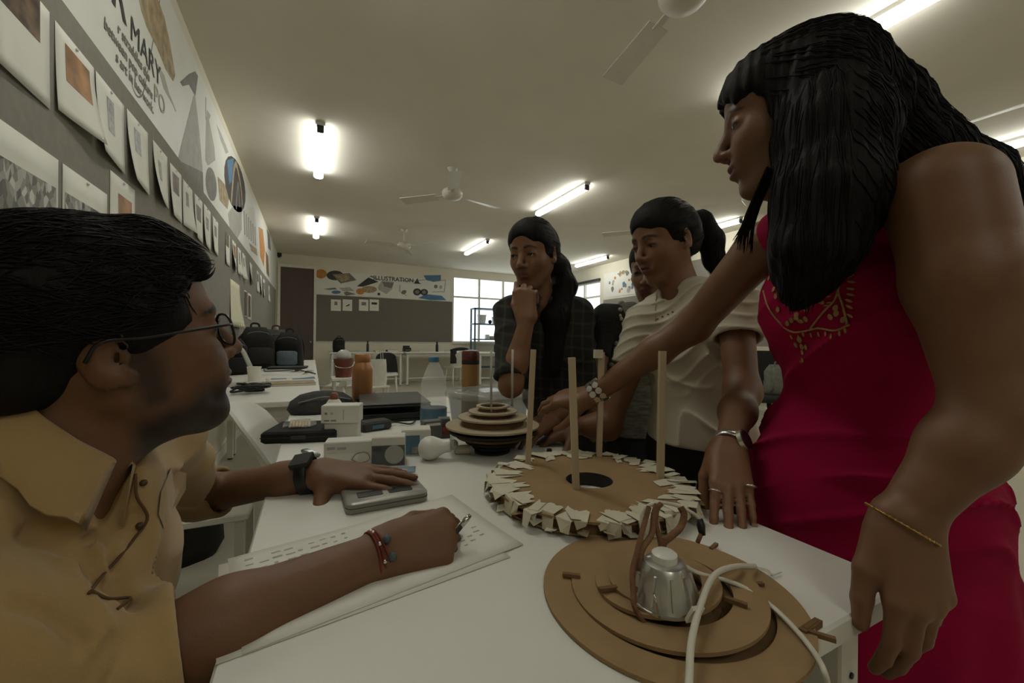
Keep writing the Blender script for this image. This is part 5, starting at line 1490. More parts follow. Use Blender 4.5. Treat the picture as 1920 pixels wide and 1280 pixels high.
for q in ((275, 975), (283, 900)):
    c = on_shirt(q, 0, .003); d_ = nrm(CAMP - c)
    MB().tube([c, c + d_ * .0015], .0036, 12).build('button', mat('shirt_button', '#4a3524', .4), shirt, True, origin=OM)
pk_ = [on_shirt(q, 0, .004) for q in ((316, 922), (332, 880), (354, 893), (350, 925), (322, 985), (312, 960))]
MB().poly(pk_, nrm(CAMP - pk_[0]) * .002).build('chest_pocket', M_shirt, shirt, origin=OM)
# trousers
S = SDF(); S.add(ellip(hips - np.array((0, 0, .01)), (.135, .18, .12), BF), .04)
for h_, k_, a_ in ((hip_l, kl, al), (hip_r, kr, ar)): S.add(rcone(h_, k_, .085, .065), .04); S.add(rcone(k_, a_, .064, .055), .02)
sdf_object('trousers', S, (-.62, .25, .0), (.15, .95, .70), .008, mat('dark_trousers', '#2b2c30', .9, bump=.2), mroot, OM)
for a_ in (al, ar):
    MB().rings([[(a_[0] + .05 + .125 * w * math.cos(t), a_[1] + .045 * w * math.sin(t), z) for t in [2 * math.pi * j / 20 for j in range(20)]] for z, w in ((0, 1), (.025, 1.02), (.05, .9), (.075, .5))]).build('shoe', M_blackp, mroot, True, origin=OM)

# hair
S = SDF()
S.add(HM.el((-.014, 0, .040), (.106, .086, .088)), .02)
S.add(HM.el((.004, 0, .074), (.086, .074, .050)), .03)
S.add(HM.rc((.050, -.030, .098), (.082, -.032, .078), .028, .017), .02); S.add(HM.rc((.050, .030, .095), (.084, .030, .080), .028, .017), .02)
S.add(HM.rc((.055, 0, .098), (.090, 0, .084), .028, .017), .02)
S.add(HM.el((-.075, 0, .0), (.045, .070, .075)), .03)
S.sub(HM.bx((.175, 0, -.03), (.100, .25, .098), .015, roty(-.12)), .006)
S.sub(HM.bx((.120, 0, -.105), (.100, .25, .100), .015), .008)
S.sub(HM.bx((.02, 0, -.175), (.25, .25, .098), .01, roty(.30)), .008)
for s in (1, -1): S.sub(HM.el((-.010, s * .088, -.018), (.024, .020, .034)), .008)
S.disp(lambda p: (.0035 * waves(p, 5, 90, 4) + .004 * waves(p, 9, 38, 3)).astype(np.float32))
hair, hv, hf = sdf_object('hair', S, HM.c - .22, HM.c + .22, .0036, M_hair, mroot, OM, relax=1)
fl = lambda v: HM.R @ np.array((1.0, -.15, -.05))
strands('hair_strands', hv, hf, fl, 1900, .036, .0012, M_hair, hair, OM, 1, .07, 7, lambda v: (HM.l(v)[:, 2] > .015 + .5 * np.maximum(HM.l(v)[:, 0] - .0, 0)) & (HM.l(v)[:, 0] < .075), .5, .30)
# glasses
M_frame = mat('dark_glasses_frame', '#17120f', .3)
for s in (1, -1):
    c = (.101, s * .034, -.002)
    pts = [HM.w((c[0] - .10 * (abs(math.cos(t)) * .012), c[1] + .0235 * math.copysign(abs(math.cos(t)) ** .8, math.cos(t)), c[2] + .0185 * math.copysign(abs(math.sin(t)) ** .8, math.sin(t)))) for t in [2 * math.pi * j / 28 for j in range(28)]]
    r_ = closed_tube(pts, .0016).build('glasses_rim', M_frame, mroot, True, origin=OM)
    MB().poly(pts, HM.R[:, 0] * .0006).build('lens', mat('spectacle_lens', '#9aa0a0', .05, alpha=.18, var=0), r_, origin=OM)
    MB().tube(bezier([HM.w(q) for q in ((.099, s * .058, .006), (.085, s * .072, .008), (.02, s * .0835, .010), (-.012, s * .0825, .012), (-.026, s * .080, -.004))], 24), .0017, 6).build('glasses_temple', M_frame, mroot, True, origin=OM)
MB().tube(bezier([HM.w(q) for q in ((.101, .011, .006), (.108, 0, .009), (.101, -.011, .006))], 12), .0016, 6).build('glasses_bridge', M_frame, mroot, True, origin=OM)
# watch on the left wrist
fa = nrm(wrL - elL); wc = wrL - fa * .022
wt = band(wc, fa, RIGHT * .2 + UP, .0345, .033, .024, .0025).build('watch_strap', M_blackp, mroot, True, origin=OM)
wn = nrm(UP * .75 - FWD * .3 - fa * ((UP * .75 - FWD * .3) @ fa)); wu = np.cross(wn, fa)
MB().obox(wc + wn * .0355, fa * .018, wu * .017, wn * .0045).build('watch_case', M_blackp, wt, origin=OM)
MB().obox(wc - wn * .030 - wu * .016, fa * .010, wu * .007, wn * .001).build('watch_buckle', M_chrome, wt, origin=OM)
# thread bracelets and beads on the right wrist
fb = nrm(wrR - elR); M_thread = mat('red_thread', '#6b2c22', .9, var=.3, scale=90)
for k, off in enumerate((-.012, -.006, .001)):
    pts = ring_pts(wrR + fb * off, fb + UP * .1 * (k - 1), UP, .0325, .0315, 28)
    b_ = closed_tube(pts, .0017 + .0004 * (k == 1)).build('thread_bracelet', M_thread, mroot, True, origin=OM)
    if k == 1:
        for j in range(0, 28, 3): MB().sphere(pts[j], .0032, 8, 6).build('bead', [M_chrome, M_thread, mat('grey_bead', '#7a7f80', .4)][j % 3], b_, True, origin=OM)
for q in ring_pts(wrR + fb * .004, fb, UP - FWD, .0335, .0325, 9)[:4]:
    MB().sphere(q, .0056, 10, 8).build('tassel_bead', mat('slate_bead', '#4c5256', .6), mroot, True, origin=OM)
# pen held in the fist
pt_ = PZ(806, 1052, T + .003); pe = P(882, 965, .585)
pdir = nrm(pe - pt_)
pn = empty('ballpoint_pen', pt_, 0, 'grey metal ballpoint pen held in the man\'s writing fist', 'pen')
MB().tube([pt_ + pdir * .012, pe - pdir * .02], .0042, 12).build('barrel', M_dgrey, pn, True, origin=pn.location)
MB().tube([pt_, pt_ + pdir * .012], [.0008, .0040], 12).build('tip', M_chrome, pn, True, origin=pn.location)
MB().tube([pe - pdir * .02, pe - pdir * .006, pe], [.0043, .0043, .0025], 12).build('push_button', M_chrome, pn, True, origin=pn.location)
MB().tube([pe - pdir * .008 + UP * .0055, pe - pdir * .04 + UP * .0055], .001, 5).build('clip', M_chrome, pn, True, origin=pn.location)
# his chair
plastic_chair((-.335, .57, 0), math.radians(-12), 'white plastic chair the man in the mustard shirt sits on')
# ------------------------------------------------------------------ figure helpers
def torso(S, g, nb, shL, shR, chest, waist, hip, R, cr, wr, hr, sr=.043):
    S.add(ellip(chest, np.array(cr) + g, R), .05)
    S.add(rcone(shL, nb, sr + g, .044 + g), .045); S.add(rcone(shR, nb, sr + g, .044 + g), .045)
    S.add(ellip(waist, np.array(wr) + g, R), .06)
    S.add(ellip(hip, np.array(hr) + g, R), .05)
def legs(S, hip, lft, fr, r=(.07, .048, .033), z0=.05, g=0.0, sp=.085):
    out = []
    for s in (1, -1):
        a = np.array(hip) + lft * s * sp; k = np.array((a[0], a[1], .48)) + fr * .02; f = np.array((a[0], a[1], .08)) - fr * .01
        S.add(rcone(a, k, r[0] + g, r[1] + g), .03); S.add(rcone(k, f, r[1] + g, r[2] + g), .02)
        if z0 is not None: S.add(rcone(f, f + fr * .13 - UP * .04, r[2], .026), .02)
        out.append(f)
    return out
def surf(v, px, off=.002, rad=.006):
    """point of a built surface that the camera sees at a pixel, lifted a little"""
    r = nrm(ray(*px)); w = v - CAMP; t = w @ r; dist = np.linalg.norm(w - t[:, None] * r, axis=1)
    c = np.where(dist < rad)[0]
    if len(c) == 0: c = np.array([dist.argmin()])
    return v[c[t[c].argmin()]] - r * off
def hair_cap(S, H, line=.0, vol=0.0, full=0.0):
    S.add(H.el((-.010, 0, .036), (.101 + vol, .080 + vol, .091 + vol)), .02)
    S.add(H.el((.038, 0, .062), (.054 + full, .060, .050)), .03)
    S.add(H.el((-.060, 0, .005), (.055 + vol, .070 + vol, .080)), .03)
    S.sub(H.el((.127, 0, -.036 + line), (.085, .074, .100)), .006)
    for s in (1, -1):
        S.sub(H.el((.078, s * .075, -.014), (.036, .060, .056)), .012)
    S.sub(H.bx((.130, 0, -.105), (.115, .25, .095), .015), .01)
    S.sub(H.bx((.02, 0, -.185), (.25, .25, .098), .01, roty(.25)), .01)
    for s in (1, -1): S.sub(H.el((-.010, s * .086, -.014), (.022, .018, .032)), .008)
def shoe(a, fr, root, m):
    u = np.cross(UP, fr)
    MB().rings([[np.array(a) * np.array((1, 1, 0)) + fr * (.04 + .115 * w * math.cos(t)) + u * .04 * w * math.sin(t) + UP * z for t in [2 * math.pi * j / 18 for j in range(18)]] for z, w in ((0, 1), (.022, 1.02), (.045, .88), (.065, .5))]).build('shoe', m, root, True, origin=root.location)

# ------------------------------------------------------------------ woman in the pink dress
proot = empty('person', (.90, .36, 0), 0, 'standing woman in a magenta sleeveless dress leaning over the table', 'person')
OP = proot.location
HP = Head((.6962, .3889, 1.4470), (-.637, .758, -.14), (-.097, .102, .99), .97)
nb = np.array((.720, .350, 1.300)); shL = P(1768, 362, .50); shR = np.array((.765, .480, 1.265))
elL, wrL = P(1868, 765, .445), P(1700, 968, .455)
elR, wrR = P(1300, 610, .90), P(1108, 742, .985)
PFr = nrm((-.95, .22, 0)); PR = frame(PFr, (-.33, .02, .94))
chest, waist, hip = np.array((.800, .350, 1.13)), np.array((.865, .365, .97)), np.array((.885, .375, .83))
CR_, WR_, HR_ = (.098, .140, .14), (.090, .122, .13), (.120, .160, .13)
S = SDF(); torso(S, -.012, nb, shL, shR, chest, waist, hip, PR, CR_, WR_, HR_)
S.add(rcone(shL, shL + (elL - shL) * .45, .057, .053), .03); S.add(rcone(shL + (elL - shL) * .45, elL, .053, .040), .02)
S.add(rcone(elL, elL + (wrL - elL) * .35, .038, .037), .02); S.add(rcone(elL + (wrL - elL) * .35, wrL, .037, .026), .02)
S.add(rcone(shR, elR, .045, .036), .03); S.add(rcone(elR, elR + (wrR - elR) * .35, .036, .034), .02); S.add(rcone(elR + (wrR - elR) * .35, wrR, .034, .0225), .02)
lf = np.cross(UP, PFr)
ft = legs(S, hip - UP * .05, lf, PFr)
head_prims(S, HP, True, .45, .0025)
neck_prims(S, HP, nb, .042, .050)
_w, tipsR, _a = hand_prims(S, wrR, P(1018, 748, 1.05) - wrR, UP * .85 - FWD * .5, 1, [(.35, .45, .3), (.30, .55, .3), (.35, .6, .3), (.45, .6, .3)], .5, ((.55, .6, -.5), (.85, .25, -.5), (.9, .0, -.4)), .92)
_w, tipsL, _a = hand_prims(S, wrL, P(1722, 1105, .435) - wrL, -FWD + UP * .1, -1, [(.25, .30, .2), (.32, .36, .2), (.42, .42, .22), (.58, .5, .3)], .12, ((.82, .40, -.10), (.97, .12, -.18), (.98, .0, -.22)), .97)
pbody, pv, pf = sdf_object('body', S, (.38, .0, -.005), (1.12, 1.06, 1.62), .0031, M_skin_p, proot, OP, face_masks(HP))
eyes(HP, proot, (1, .1, -.35))
nails(proot, pbody, tipsR, UP)
# dress
M_dress = mat('magenta_dress_cotton', '#8c0033', 0.85, var=0.08, scale=18, bump=0.1, bscale=350, spec=.2)
def dfolds(p):
    w = waves(p, 13, 12, 4); w2 = waves(p, 17, 26, 4)
    q = p @ np.array((.35, .3, .9), np.float32)
    f1 = (1 - np.abs(np.sin(q * 46 + 5.0 * w))) ** 2.5 * np.clip(1.3 - np.abs(p[..., 2] - .96) / .22, 0, 1) * np.clip(w2 * 1.6 + .6, 0, 1)
    ang = np.arctan2(p[..., 1] - .38, p[..., 0] - .9)
    f2 = (.5 + .5 * np.sin(ang * 13 + 3 * w)) * np.clip((.80 - p[..., 2]) / .35, 0, 1)
    return (-.017 * f1 - .018 * f2 + .004 * w2).astype(np.float32)
S = SDF(); torso(S, .003, nb, shL + (nb - shL) * .22, shR + (nb - shR) * .1, chest, waist, hip, PR, CR_, WR_, HR_, .040)
S.add(ellip(chest + PFr * .035 + lf * .055 + UP * .01, (.060, .060, .065), PR), .04); S.add(ellip(chest + PFr * .035 - lf * .055 + UP * .01, (.060, .060, .065), PR), .04)
S.add(rcone(hip - UP * .02, np.array((.925, .375, .28)), .168, .245), .06)
S.disp(dfolds)
S.clip(lambda p: .22 - p[..., 2], .004)
nd = nrm(HP.w((-.02, 0, -.08)) - nb)
S.sub(rcone(nb - nd * .01, nb + nd * .15, .062, .075), .012); S.sub(rcone(nb + PFr * .05, nb + PFr * .09 - UP * .06, .05, .03), .015)
for sh, el in ((shL, elL), (shR, elR)):
    S.sub(rcone(sh, sh + (el - sh) * .30, .055, .054), .008)
dress, dv, df = sdf_object('dress', S, (.55, .05, .2), (1.22, .70, 1.40), .0042, M_dress, proot, OP)
# embroidery on the yoke
M_gold = mat('gold_embroidery', '#9c7c4c', .55, .2, var=.2, scale=60, bump=.3, bscale=300)
Npd = normals_of(dv, df)
def leaf(px, ang, L, W, parent=dress, name='embroidered_leaf'):
    c = surf(dv, px, .0012); n = Npd[np.argmin(((dv - c) ** 2).sum(1))]
    a = CR * math.cos(ang) - CU * math.sin(ang); a = nrm(a - n * (a @ n)); b = np.cross(n, a)
    pts = [c + a * L * x + b * W * y for x, y in ((-1, 0), (-.5, .8), (.2, 1), (.75, .55), (1, 0), (.75, -.55), (.2, -1), (-.5, -.8))]
    MB().poly(pts, n * .0016).build(name, M_gold, parent, origin=OP)
def stitch(pxs, w=.0016):
    MB().tube(bezier([surf(dv, q, .0014) for q in pxs], 40), w, 6).build('embroidered_line', M_gold, dress, True, origin=OP)
stitch([(1588, 438), (1582, 470), (1574, 510), (1568, 545), (1571, 575), (1580, 600), (1578, 608)]); stitch([(1568, 550), (1556, 566), (1538, 586), (1521, 602), (1514, 618)])
stitch([(1585, 606), (1560, 614), (1530, 620), (1500, 624), (1475, 624), (1452, 604), (1432, 575), (1424, 545)])
for k in range(13): leaf((1600 - .9 * k if k < 5 else 1590 - .4 * k, 435 + 13 * k), .02 * k, .0052, .0018)
for k in range(11): leaf((1560 - 1.6 * k, 492 + 8.5 * k), -.25, .0040, .0012)
for k in range(9): leaf((1578 - 12.5 * k, 622 + 1.6 * k), 1.45, .0042, .0016)
for (x, y) in ((1560, 590), (1572, 600), (1552, 600), (1560, 580), (1488, 600), (1482, 606), (1494, 604), (1488, 592), (1507, 604), (1505, 582), (1532, 562), (1450, 560), (1446, 540), (1436, 520), (1455, 575), (1470, 608)):
    leaf((x, y), random.uniform(0, 3), .0052, .0036, name='embroidered_flower')
for k, (x, y) in enumerate(((1496, 642), (1497, 652), (1489, 650), (1504, 650), (1498, 662), (1499, 674), (1500, 684))): leaf((x, y), 1.5, .006 - .0004 * k, .0042 - .0005 * k, name='embroidered_pendant')
for f_ in ft: shoe(f_, PFr, proot, M_blackp)
# long hair
S = SDF(); hair_cap(S, HP, .0, .005, .005)
S.add(HP.el((-.045, 0, .085), (.062, .062, .040)), .03)                      # raised crown
front = [HP.w((-.035, .045, .03)), P(1562, 250, .585), P(1556, 370, .565), P(1524, 470, .56), P(1502, 535, .575), P(1492, 562, .585)]
S.chain(front, [.055, .068, .064, .048, .024, .008], .03, .03)
back = [HP.w((-.07, 0, .04)), P(1640, 215, .64), P(1720, 290, .62), P(1825, 328, .60), P(1912, 420, .60), np.array((.925, .255, 1.12))]
S.chain(back, [.060, .060, .050, .034, .026, .012], .03, .03)
S.disp(lambda p: (.0014 * np.sin(p @ np.array((330., 190., 14.), np.float32) + 3 * waves(p, 4, 7, 3)) + .0014 * np.sin(p @ np.array((-210., 340., 16.), np.float32) + 3 * waves(p, 6, 8, 3)) + .003 * waves(p, 61, 14, 3)).astype(np.float32))
phair, hv, hf = sdf_object('hair', S, (.36, .05, .95), (1.05, .75, 1.66), .0036, M_hair2, proot, OP, relax=1)
down = lambda v: np.array((.05, -.05, -1.0)) + (HP.R[:, 0] * -.9 + UP * 1.0 if HP.l(v[None])[0, 2] > .03 else 0)
def pflow(v):
    q = HP.l(v[None])[0]
    if q[2] > .01 and q[0] > -.08: return HP.R @ np.array((-1., .25 * np.sign(q[1]), -.55 * (q[2] < .08)))
    pu = 960 + F * ((v - CAMP) @ CR) / ((v - CAMP) @ FWD)
    if pu > 1600: return nrm(P(1920, 420, .52) - P(1640, 200, .6))
    return np.array((0, 0, -1.0))
strands('hair_strands', hv, hf, pflow, 1500, .11, .0010, M_hair2, phair, OP, 2, .012, 9, lambda v: HP.l(v)[:, 0] < .06, .1, .07)
lk = MB(); random.seed(31)
for k in range(26):
    a_ = random.uniform(-1, 1); b_ = random.uniform(-1, 1)
    lk.tube(bezier([P(1446 + 8 * a_, 318 + 6 * b_, .60), P(1420 + 10 * a_, 375, .64 + .01 * b_), P(1402 + 12 * a_, 425, .66 + .01 * b_), P(1392 + 14 * a_ + 6 * b_, 462 + 14 * b_, .68)], 12), [.0016] * 10 + [.0012, .0008, .0004], 4, cap=False)
for k in range(30):
    a_ = random.uniform(-1, 1); b_ = random.uniform(-1, 1)
    lk.tube(bezier([P(1505 + 45 * a_, 480 + 20 * b_, .535), P(1500 + 34 * a_, 530, .55), P(1494 + 24 * a_ + 8 * b_, 575 + 16 * b_, .575)], 10), [.0014] * 9 + [.001, .0004], 4, cap=False)
lk.build('loose_locks', M_hair2, phair, True, origin=OP)
# bracelets
fb = nrm(wrR - elR); M_silv = mat('silver_disc', '#d0cfc8', .22, .9, var=.05)
for row in (0, 1):
    pts = ring_pts(wrR - fb * (.012 + .017 * row), fb, UP - FWD, .0275, .0265, 11)
    b_ = closed_tube(pts, .0012).build('disc_bracelet', M_silv, proot, True, origin=OP)
    for q in pts:
        n = nrm(q - (wrR - fb * (.012 + .017 * row)))
        MB().tube([q, q + n * .0022], .0078, 14).build('disc', M_silv, b_, True, origin=OP, angle=40)
fc = nrm(wrL - elL); pts = ring_pts(wrL + fc * .010, fc + UP * .12 + RIGHT * .18, UP, .0335, .0320, 40)
gb = closed_tube(pts, .0010).build('gold_chain', mat('gold_chain_metal', '#b08a4a', .3, .9, var=.1), proot, True, origin=OP)
for q in pts: MB().sphere(q, .0017, 6, 4).build('chain_link', MATS['gold_chain_metal'], gb, True, origin=OP)

# ------------------------------------------------------------------ woman in the white T-shirt
wroot = empty('person', (.99, .80, 0), 0, 'standing woman in a white T-shirt leaning one hand on the table', 'person')
OW = wroot.location
HW = Head((.9161, .8572, 1.3743), (-.955, .023, -.295), (-.295, .001, .955), .97)
nb = np.array((.972, .840, 1.222)); shL = P(1376, 572, 1.03); shR = P(1212, 606, 1.20)
elL, wrL = P(1392, 735, .93), P(1366, 838, .765)
elR, wrR = P(1140, 800, 1.20), np.array((.700, .985, .835))
WFr = nrm((-.97, -.12, 0)); WRm = frame(WFr, (-.14, .02, .98)); lf = np.cross(UP, WFr)
chest, waist, hip = np.array((.965, .805, 1.06)), np.array((.992, .80, .90)), np.array((1.005, .80, .80))
CR_, WR_, HR_ = (.092, .132, .14), (.090, .122, .12), (.112, .152, .12)
S = SDF(); torso(S, -.012, nb, shL, shR, chest, waist, hip, WRm, CR_, WR_, HR_)
for sh, el, wr in ((shL, elL, wrL), (shR, elR, wrR)):
    S.add(rcone(sh, el, .044, .034), .03); S.add(rcone(el, el + (wr - el) * .4, .033, .032), .035); S.add(rcone(el + (wr - el) * .4, wr, .032, .023), .03)
ft = legs(S, hip - UP * .05, lf, WFr)
head_prims(S, HW, True, .35); neck_prims(S, HW, nb, .041, .050)
_w, tipsL, _a = hand_prims(S, wrL, P(1378, 965, .672) - wrL, UP * .7 - FWD * .6 - RIGHT * .1, -1, [(.15, .1, .1), (.1, .1, .1), (.1, .12, .1), (.12, .12, .1)], .35, ((.75, .30, -.55), (.9, .0, -.5), (.95, -.15, -.3)), .93)
_w, _t, _a = hand_prims(S, wrR, (-.75, .35, -.40), (-.3, .1, .95), 1, [(.2, .2, .1), (.2, .2, .1), (.2, .2, .1), (.2, .2, .1)], .5, size=.92)
wbody, wv, wf = sdf_object('body', S, (.48, .34, -.005), (1.25, 1.15, 1.56), .0034, M_skin_w, wroot, OW, face_masks(HW))
eyes(HW, wroot, (1, .1, -.5)); nails(wroot, wbody, tipsL, UP - FWD * .5)
M_tee = mat('white_crinkled_cotton', '#c2baa6', .85, var=.05, scale=18, bump=.1, bscale=350)
def tfolds(p):
    w = waves(p, 23, 16, 4); w2 = waves(p, 27, 34, 4)
    q = p @ np.array((.15, .45, .95), np.float32)
    up = np.clip((p[..., 2] - .92) / .12, 0, 1)
    return (-.0055 * (1 - np.abs(np.sin(q * 75 + 5.5 * w))) ** 2 * up - .008 * (1 - np.abs(np.sin(q * 20 + 4 * w2))) ** 2.5 * (1 - up) + .002 * w2).astype(np.float32)
S = SDF(); torso(S, .008, nb, shL, shR, chest, waist, hip, WRm, CR_, WR_, HR_, .048)
slL = shL + (elL - shL) * .42; slR = shR + (elR - shR) * .42
for sh, sl, el in ((shL, slL, elL), (shR, slR, elR)): S.add(rcone(sh, sl, .057, .057), .03)
S.disp(tfolds)
for sh, sl, el in ((shL, slL, elL), (shR, slR, elR)):
    d_ = nrm(el - sh).astype(np.float32); c_ = sl.astype(np.float32)
    S.sub(cutbox(c_, d_, .060, .04), .003)
    S.sub(rcone(sl - d_ * .02, sl + d_ * .08, .048, .056), .003)
S.clip(lambda p: (.80 + .35 * (p[..., 1] - .9) * 0 - p[..., 2]), .004)
nd = nrm(HW.w((-.02, 0, -.08)) - nb); S.sub(rcone(nb + nd * .018, nb + nd * .15, .052, .07), .008); S.sub(rcone(nb + WFr * .03 + nd * .02, nb + WFr * .06, .036, .026), .012)
tee, tv, tf_ = sdf_object('t_shirt', S, (.75, .50, .75), (1.20, 1.12, 1.28), .0036, M_tee, wroot, OW)
MB().tube(bezier([surf(tv, q, .001) for q in ((1228, 548), (1228, 570), (1229, 598))], 12), .0016, 6).build('placket_seam', M_ink3, tee, True, origin=OW)
for q in ((1231, 594), (1240, 590), (1250, 586), (1258, 582)): MB().sphere(surf(tv, q, .001), .003, 8, 6).build('neck_trim', M_gold, tee, True, origin=OW)
S = SDF(); S.add(ellip(hip, np.array(HR_) + .006, WRm), .03); legs(S, hip - UP * .05, lf, WFr, g=.016, z0=None)
S.clip(lambda p: .07 - p[..., 2], .003)
sdf_object('trousers', S, (.80, .55, .05), (1.22, 1.08, .95), .008, mat('black_trousers', '#0f0f10', .9, bump=.15), wroot, OW)
for f_ in ft: shoe(f_, WFr, wroot, M_blackp)
S = SDF(); hair_cap(S, HW)
pt0 = HW.w((-.105, 0, .045))
S.chain([pt0, HW.w((-.150, .012, .030)), HW.w((-.168, .020, -.030)), HW.w((-.160, .024, -.095)), HW.w((-.150, .02, -.135))], [.024, .034, .036, .030, .008], .012, .012)
S.disp(lambda p: (.0022 * waves(p, 31, 120, 4)).astype(np.float32))
whair, hv, hf = sdf_object('hair', S, HW.c - .26, HW.c + .26, .0036, M_hair2, wroot, OW, relax=1)
strands('hair_strands', hv, hf, lambda v: (HW.R @ np.array((-1., 0, .15)) if HW.l(v[None])[0, 0] > -.1 else np.array((0, 0, -1.))), 500, .06, .0009, M_hair2, whair, OW, 4, .03, 6, lambda v: HW.l(v)[:, 0] < .05, .1, .06)
closed_tube(ring_pts(pt0, HW.R[:, 0], UP, .027, .027, 24), .006).build('hair_tie', M_blackp, whair, True, origin=OW)
fa = nrm(wrL - elL); wc = wrL - fa * .008
ws = band(wc, fa, UP, .0285, .0275, .016, .0025).build('watch_strap', M_silv, wroot, True, origin=OW)
wn = nrm(-FWD * .75 + UP * .35 + RIGHT * .45 - fa * ((-FWD * .75 + UP * .35 + RIGHT * .45) @ fa))
MB().tube([wc + wn * .026, wc + wn * .034], .0205, 26).build('watch_case', M_silv, ws, True, origin=OW, angle=40)
MB().tube([wc + wn * .0335, wc + wn * .0348], .0180, 26).build('watch_face', M_blackp, ws, True, origin=OW, angle=40)
for q in (tipsL[0], tipsL[3]):
    c = q[0] - q[1] * .062
    closed_tube(ring_pts(c + UP * .004, q[1], UP, .0098, .0098, 20), .0014).build('finger_ring', M_silv, wroot, True, origin=OW)

# ------------------------------------------------------------------ woman in the dark plaid shirt
groot = empty('person', (.88, 1.30, 0), 0, 'woman in a dark plaid shirt holding her fist to her chin', 'person')
OG = groot.location
HG = Head((.6626, 1.1844, 1.370), (-.792, -.574, -.209), (-.170, -.122, .978), .97)
nb = np.array((.705, 1.215, 1.215)); shL = P(1080, 590, 1.42); shR = P(962, 590, 1.31)
GFr = nrm((-.45, -.89, 0)); lf = np.cross(UP, GFr); GR = frame(GFr, (-.42, -.10, .90))
chest, waist, hip = np.array((.735, 1.225, 1.06)), np.array((.815, 1.255, .90)), np.array((.885, 1.29, .78))
CR_, WR_, HR_ = (.092, .130, .14), (.088, .122, .12), (.112, .15, .12)
elR, wrR = P(958, 722, 1.20), P(988, 598, 1.205)
elL, wrL = P(1098, 745, 1.36), P(1030, 790, 1.22)
S = SDF(); torso(S, -.012, nb, shL, shR, chest, waist, hip, GR, CR_, WR_, HR_)
for sh, el, wr in ((shL, elL, wrL), (shR, elR, wrR)):
    S.add(rcone(sh, el, .042, .034), .03); S.add(rcone(el, el + (wr - el) * .35, .034, .033), .02); S.add(rcone(el + (wr - el) * .35, wr, .033, .023), .02)
ft = legs(S, hip - UP * .05, lf, GFr)
head_prims(S, HG, True, .8); neck_prims(S, HG, nb, .041, .050)
_w, _t, _a = hand_prims(S, wrR, P(980, 516, 1.22) - wrR, -FWD * .9 - RIGHT * .35, 1, [(.5, 1.2, .5), (1.0, 1.4, .6), (1.1, 1.4, .7), (1.2, 1.4, .7)], .3, ((.8, .5, -.35), (.9, .0, -.5), (.9, -.2, -.4)), .92)
_w, _t, _a = hand_prims(S, wrL, (-.85, -.3, -.15), (-.2, -.4, .9), -1, [(.4, .5, .3)] * 4, .4, size=.92)
sdf_object('body', S, (.40, .88, -.005), (1.15, 1.52, 1.56), .0036, M_skin_w, groot, OG, face_masks(HG))
eyes(HG, groot, (1, -.1, 0))
def plaid():
    m = mat('dark_plaid_cotton', '#24231f', .9, var=.2, scale=20, bump=.1, bscale=300)
    nt = m.node_tree; b = nt.nodes['Principled BSDF']; src = b.inputs['Base Color'].links[0].from_socket
    tc = nt.nodes.new('ShaderNodeTexCoord')
    for rot, sc_ in (((0, 0, .6), 9.0), ((0, 1.57, .2), 8.0)):
        mp = nt.nodes.new('ShaderNodeMapping'); mp.inputs['Rotation'].default_value = rot
        wv_ = nt.nodes.new('ShaderNodeTexWave'); wv_.inputs['Scale'].default_value = sc_; wv_.inputs['Distortion'].default_value = 1.2
        rp = nt.nodes.new('ShaderNodeValToRGB'); rp.color_ramp.elements[0].position = .82; rp.color_ramp.elements[1].position = .97
        mx = nt.nodes.new('ShaderNodeMix'); mx.data_type = 'RGBA'; mx.inputs['B'].default_value = (*srgb('#4d4a40'), 1)
        ml = nt.nodes.new('ShaderNodeMath'); ml.operation = 'MULTIPLY'; ml.inputs[1].default_value = .35
        nt.links.new(tc.outputs['Object'], mp.inputs['Vector']); nt.links.new(mp.outputs['Vector'], wv_.inputs['Vector'])
        nt.links.new(wv_.outputs['Fac'], rp.inputs['Fac']); nt.links.new(rp.outputs['Color'], ml.inputs[0]); nt.links.new(ml.outputs['Value'], mx.inputs['Factor'])
        nt.links.new(src, mx.inputs['A']); src = mx.outputs['Result']
    nt.links.new(src, b.inputs['Base Color']); return m
M_plaid = plaid()
def shirt_sdf(nb, shL, shR, elL, elR, wrL, wrR, chest, waist, hip, R, dims, fl, Fr, Hd, sl=(1.0, 1.0), g=.010, hem=.72, seed=41, ar=.056):
    S = SDF(); torso(S, g, nb, shL, shR, chest, waist, hip, R, *dims, .047)
    cl = []
    for sh, el, wr, q in ((shL, elL, wrL, sl[0]), (shR, elR, wrR, sl[1])):
        if q <= 1: e = sh + (el - sh) * q; S.add(rcone(sh, e, ar, ar - .006), .03); cl.append((e, nrm(el - sh)))
        else: e = el + (wr - el) * (q - 1); S.add(rcone(sh, el, ar, ar - .010), .03); S.add(rcone(el, e, ar - .010, ar - .014), .02); cl.append((e, nrm(wr - el)))
    def fo(p):
        w = waves(p, seed, 15, 4); q = p @ np.array((.4, .3, .85), np.float32)
        return (-.007 * (1 - np.abs(np.sin(q * 26 + 4 * w))) ** 2.5 + .002 * waves(p, seed + 3, 34, 3)).astype(np.float32)
    S.disp(fo)
    for e, d_ in cl:
        d_ = d_.astype(np.float32); e = e.astype(np.float32)
        S.sub(cutbox(e, d_, .062, .04), .003)
        S.sub(rcone(e - d_ * .02, e + d_ * .08, .036, .044), .003)
    nd = nrm(Hd.w((-.02, 0, -.08)) - nb); S.sub(rcone(nb - nd * .01, nb + nd * .15, .055, .07), .010); S.sub(rcone(nb + Fr * .03, nb + Fr * .08 - UP * .05, .035, .02), .012)
    S.clip(lambda p: hem - p[..., 2], .003)
    return S
S = shirt_sdf(nb, shL, shR, elL, elR, wrL, wrR, chest, waist, hip, GR, (CR_, WR_, HR_), None, GFr, HG, (1.4, .92), .010, .70)
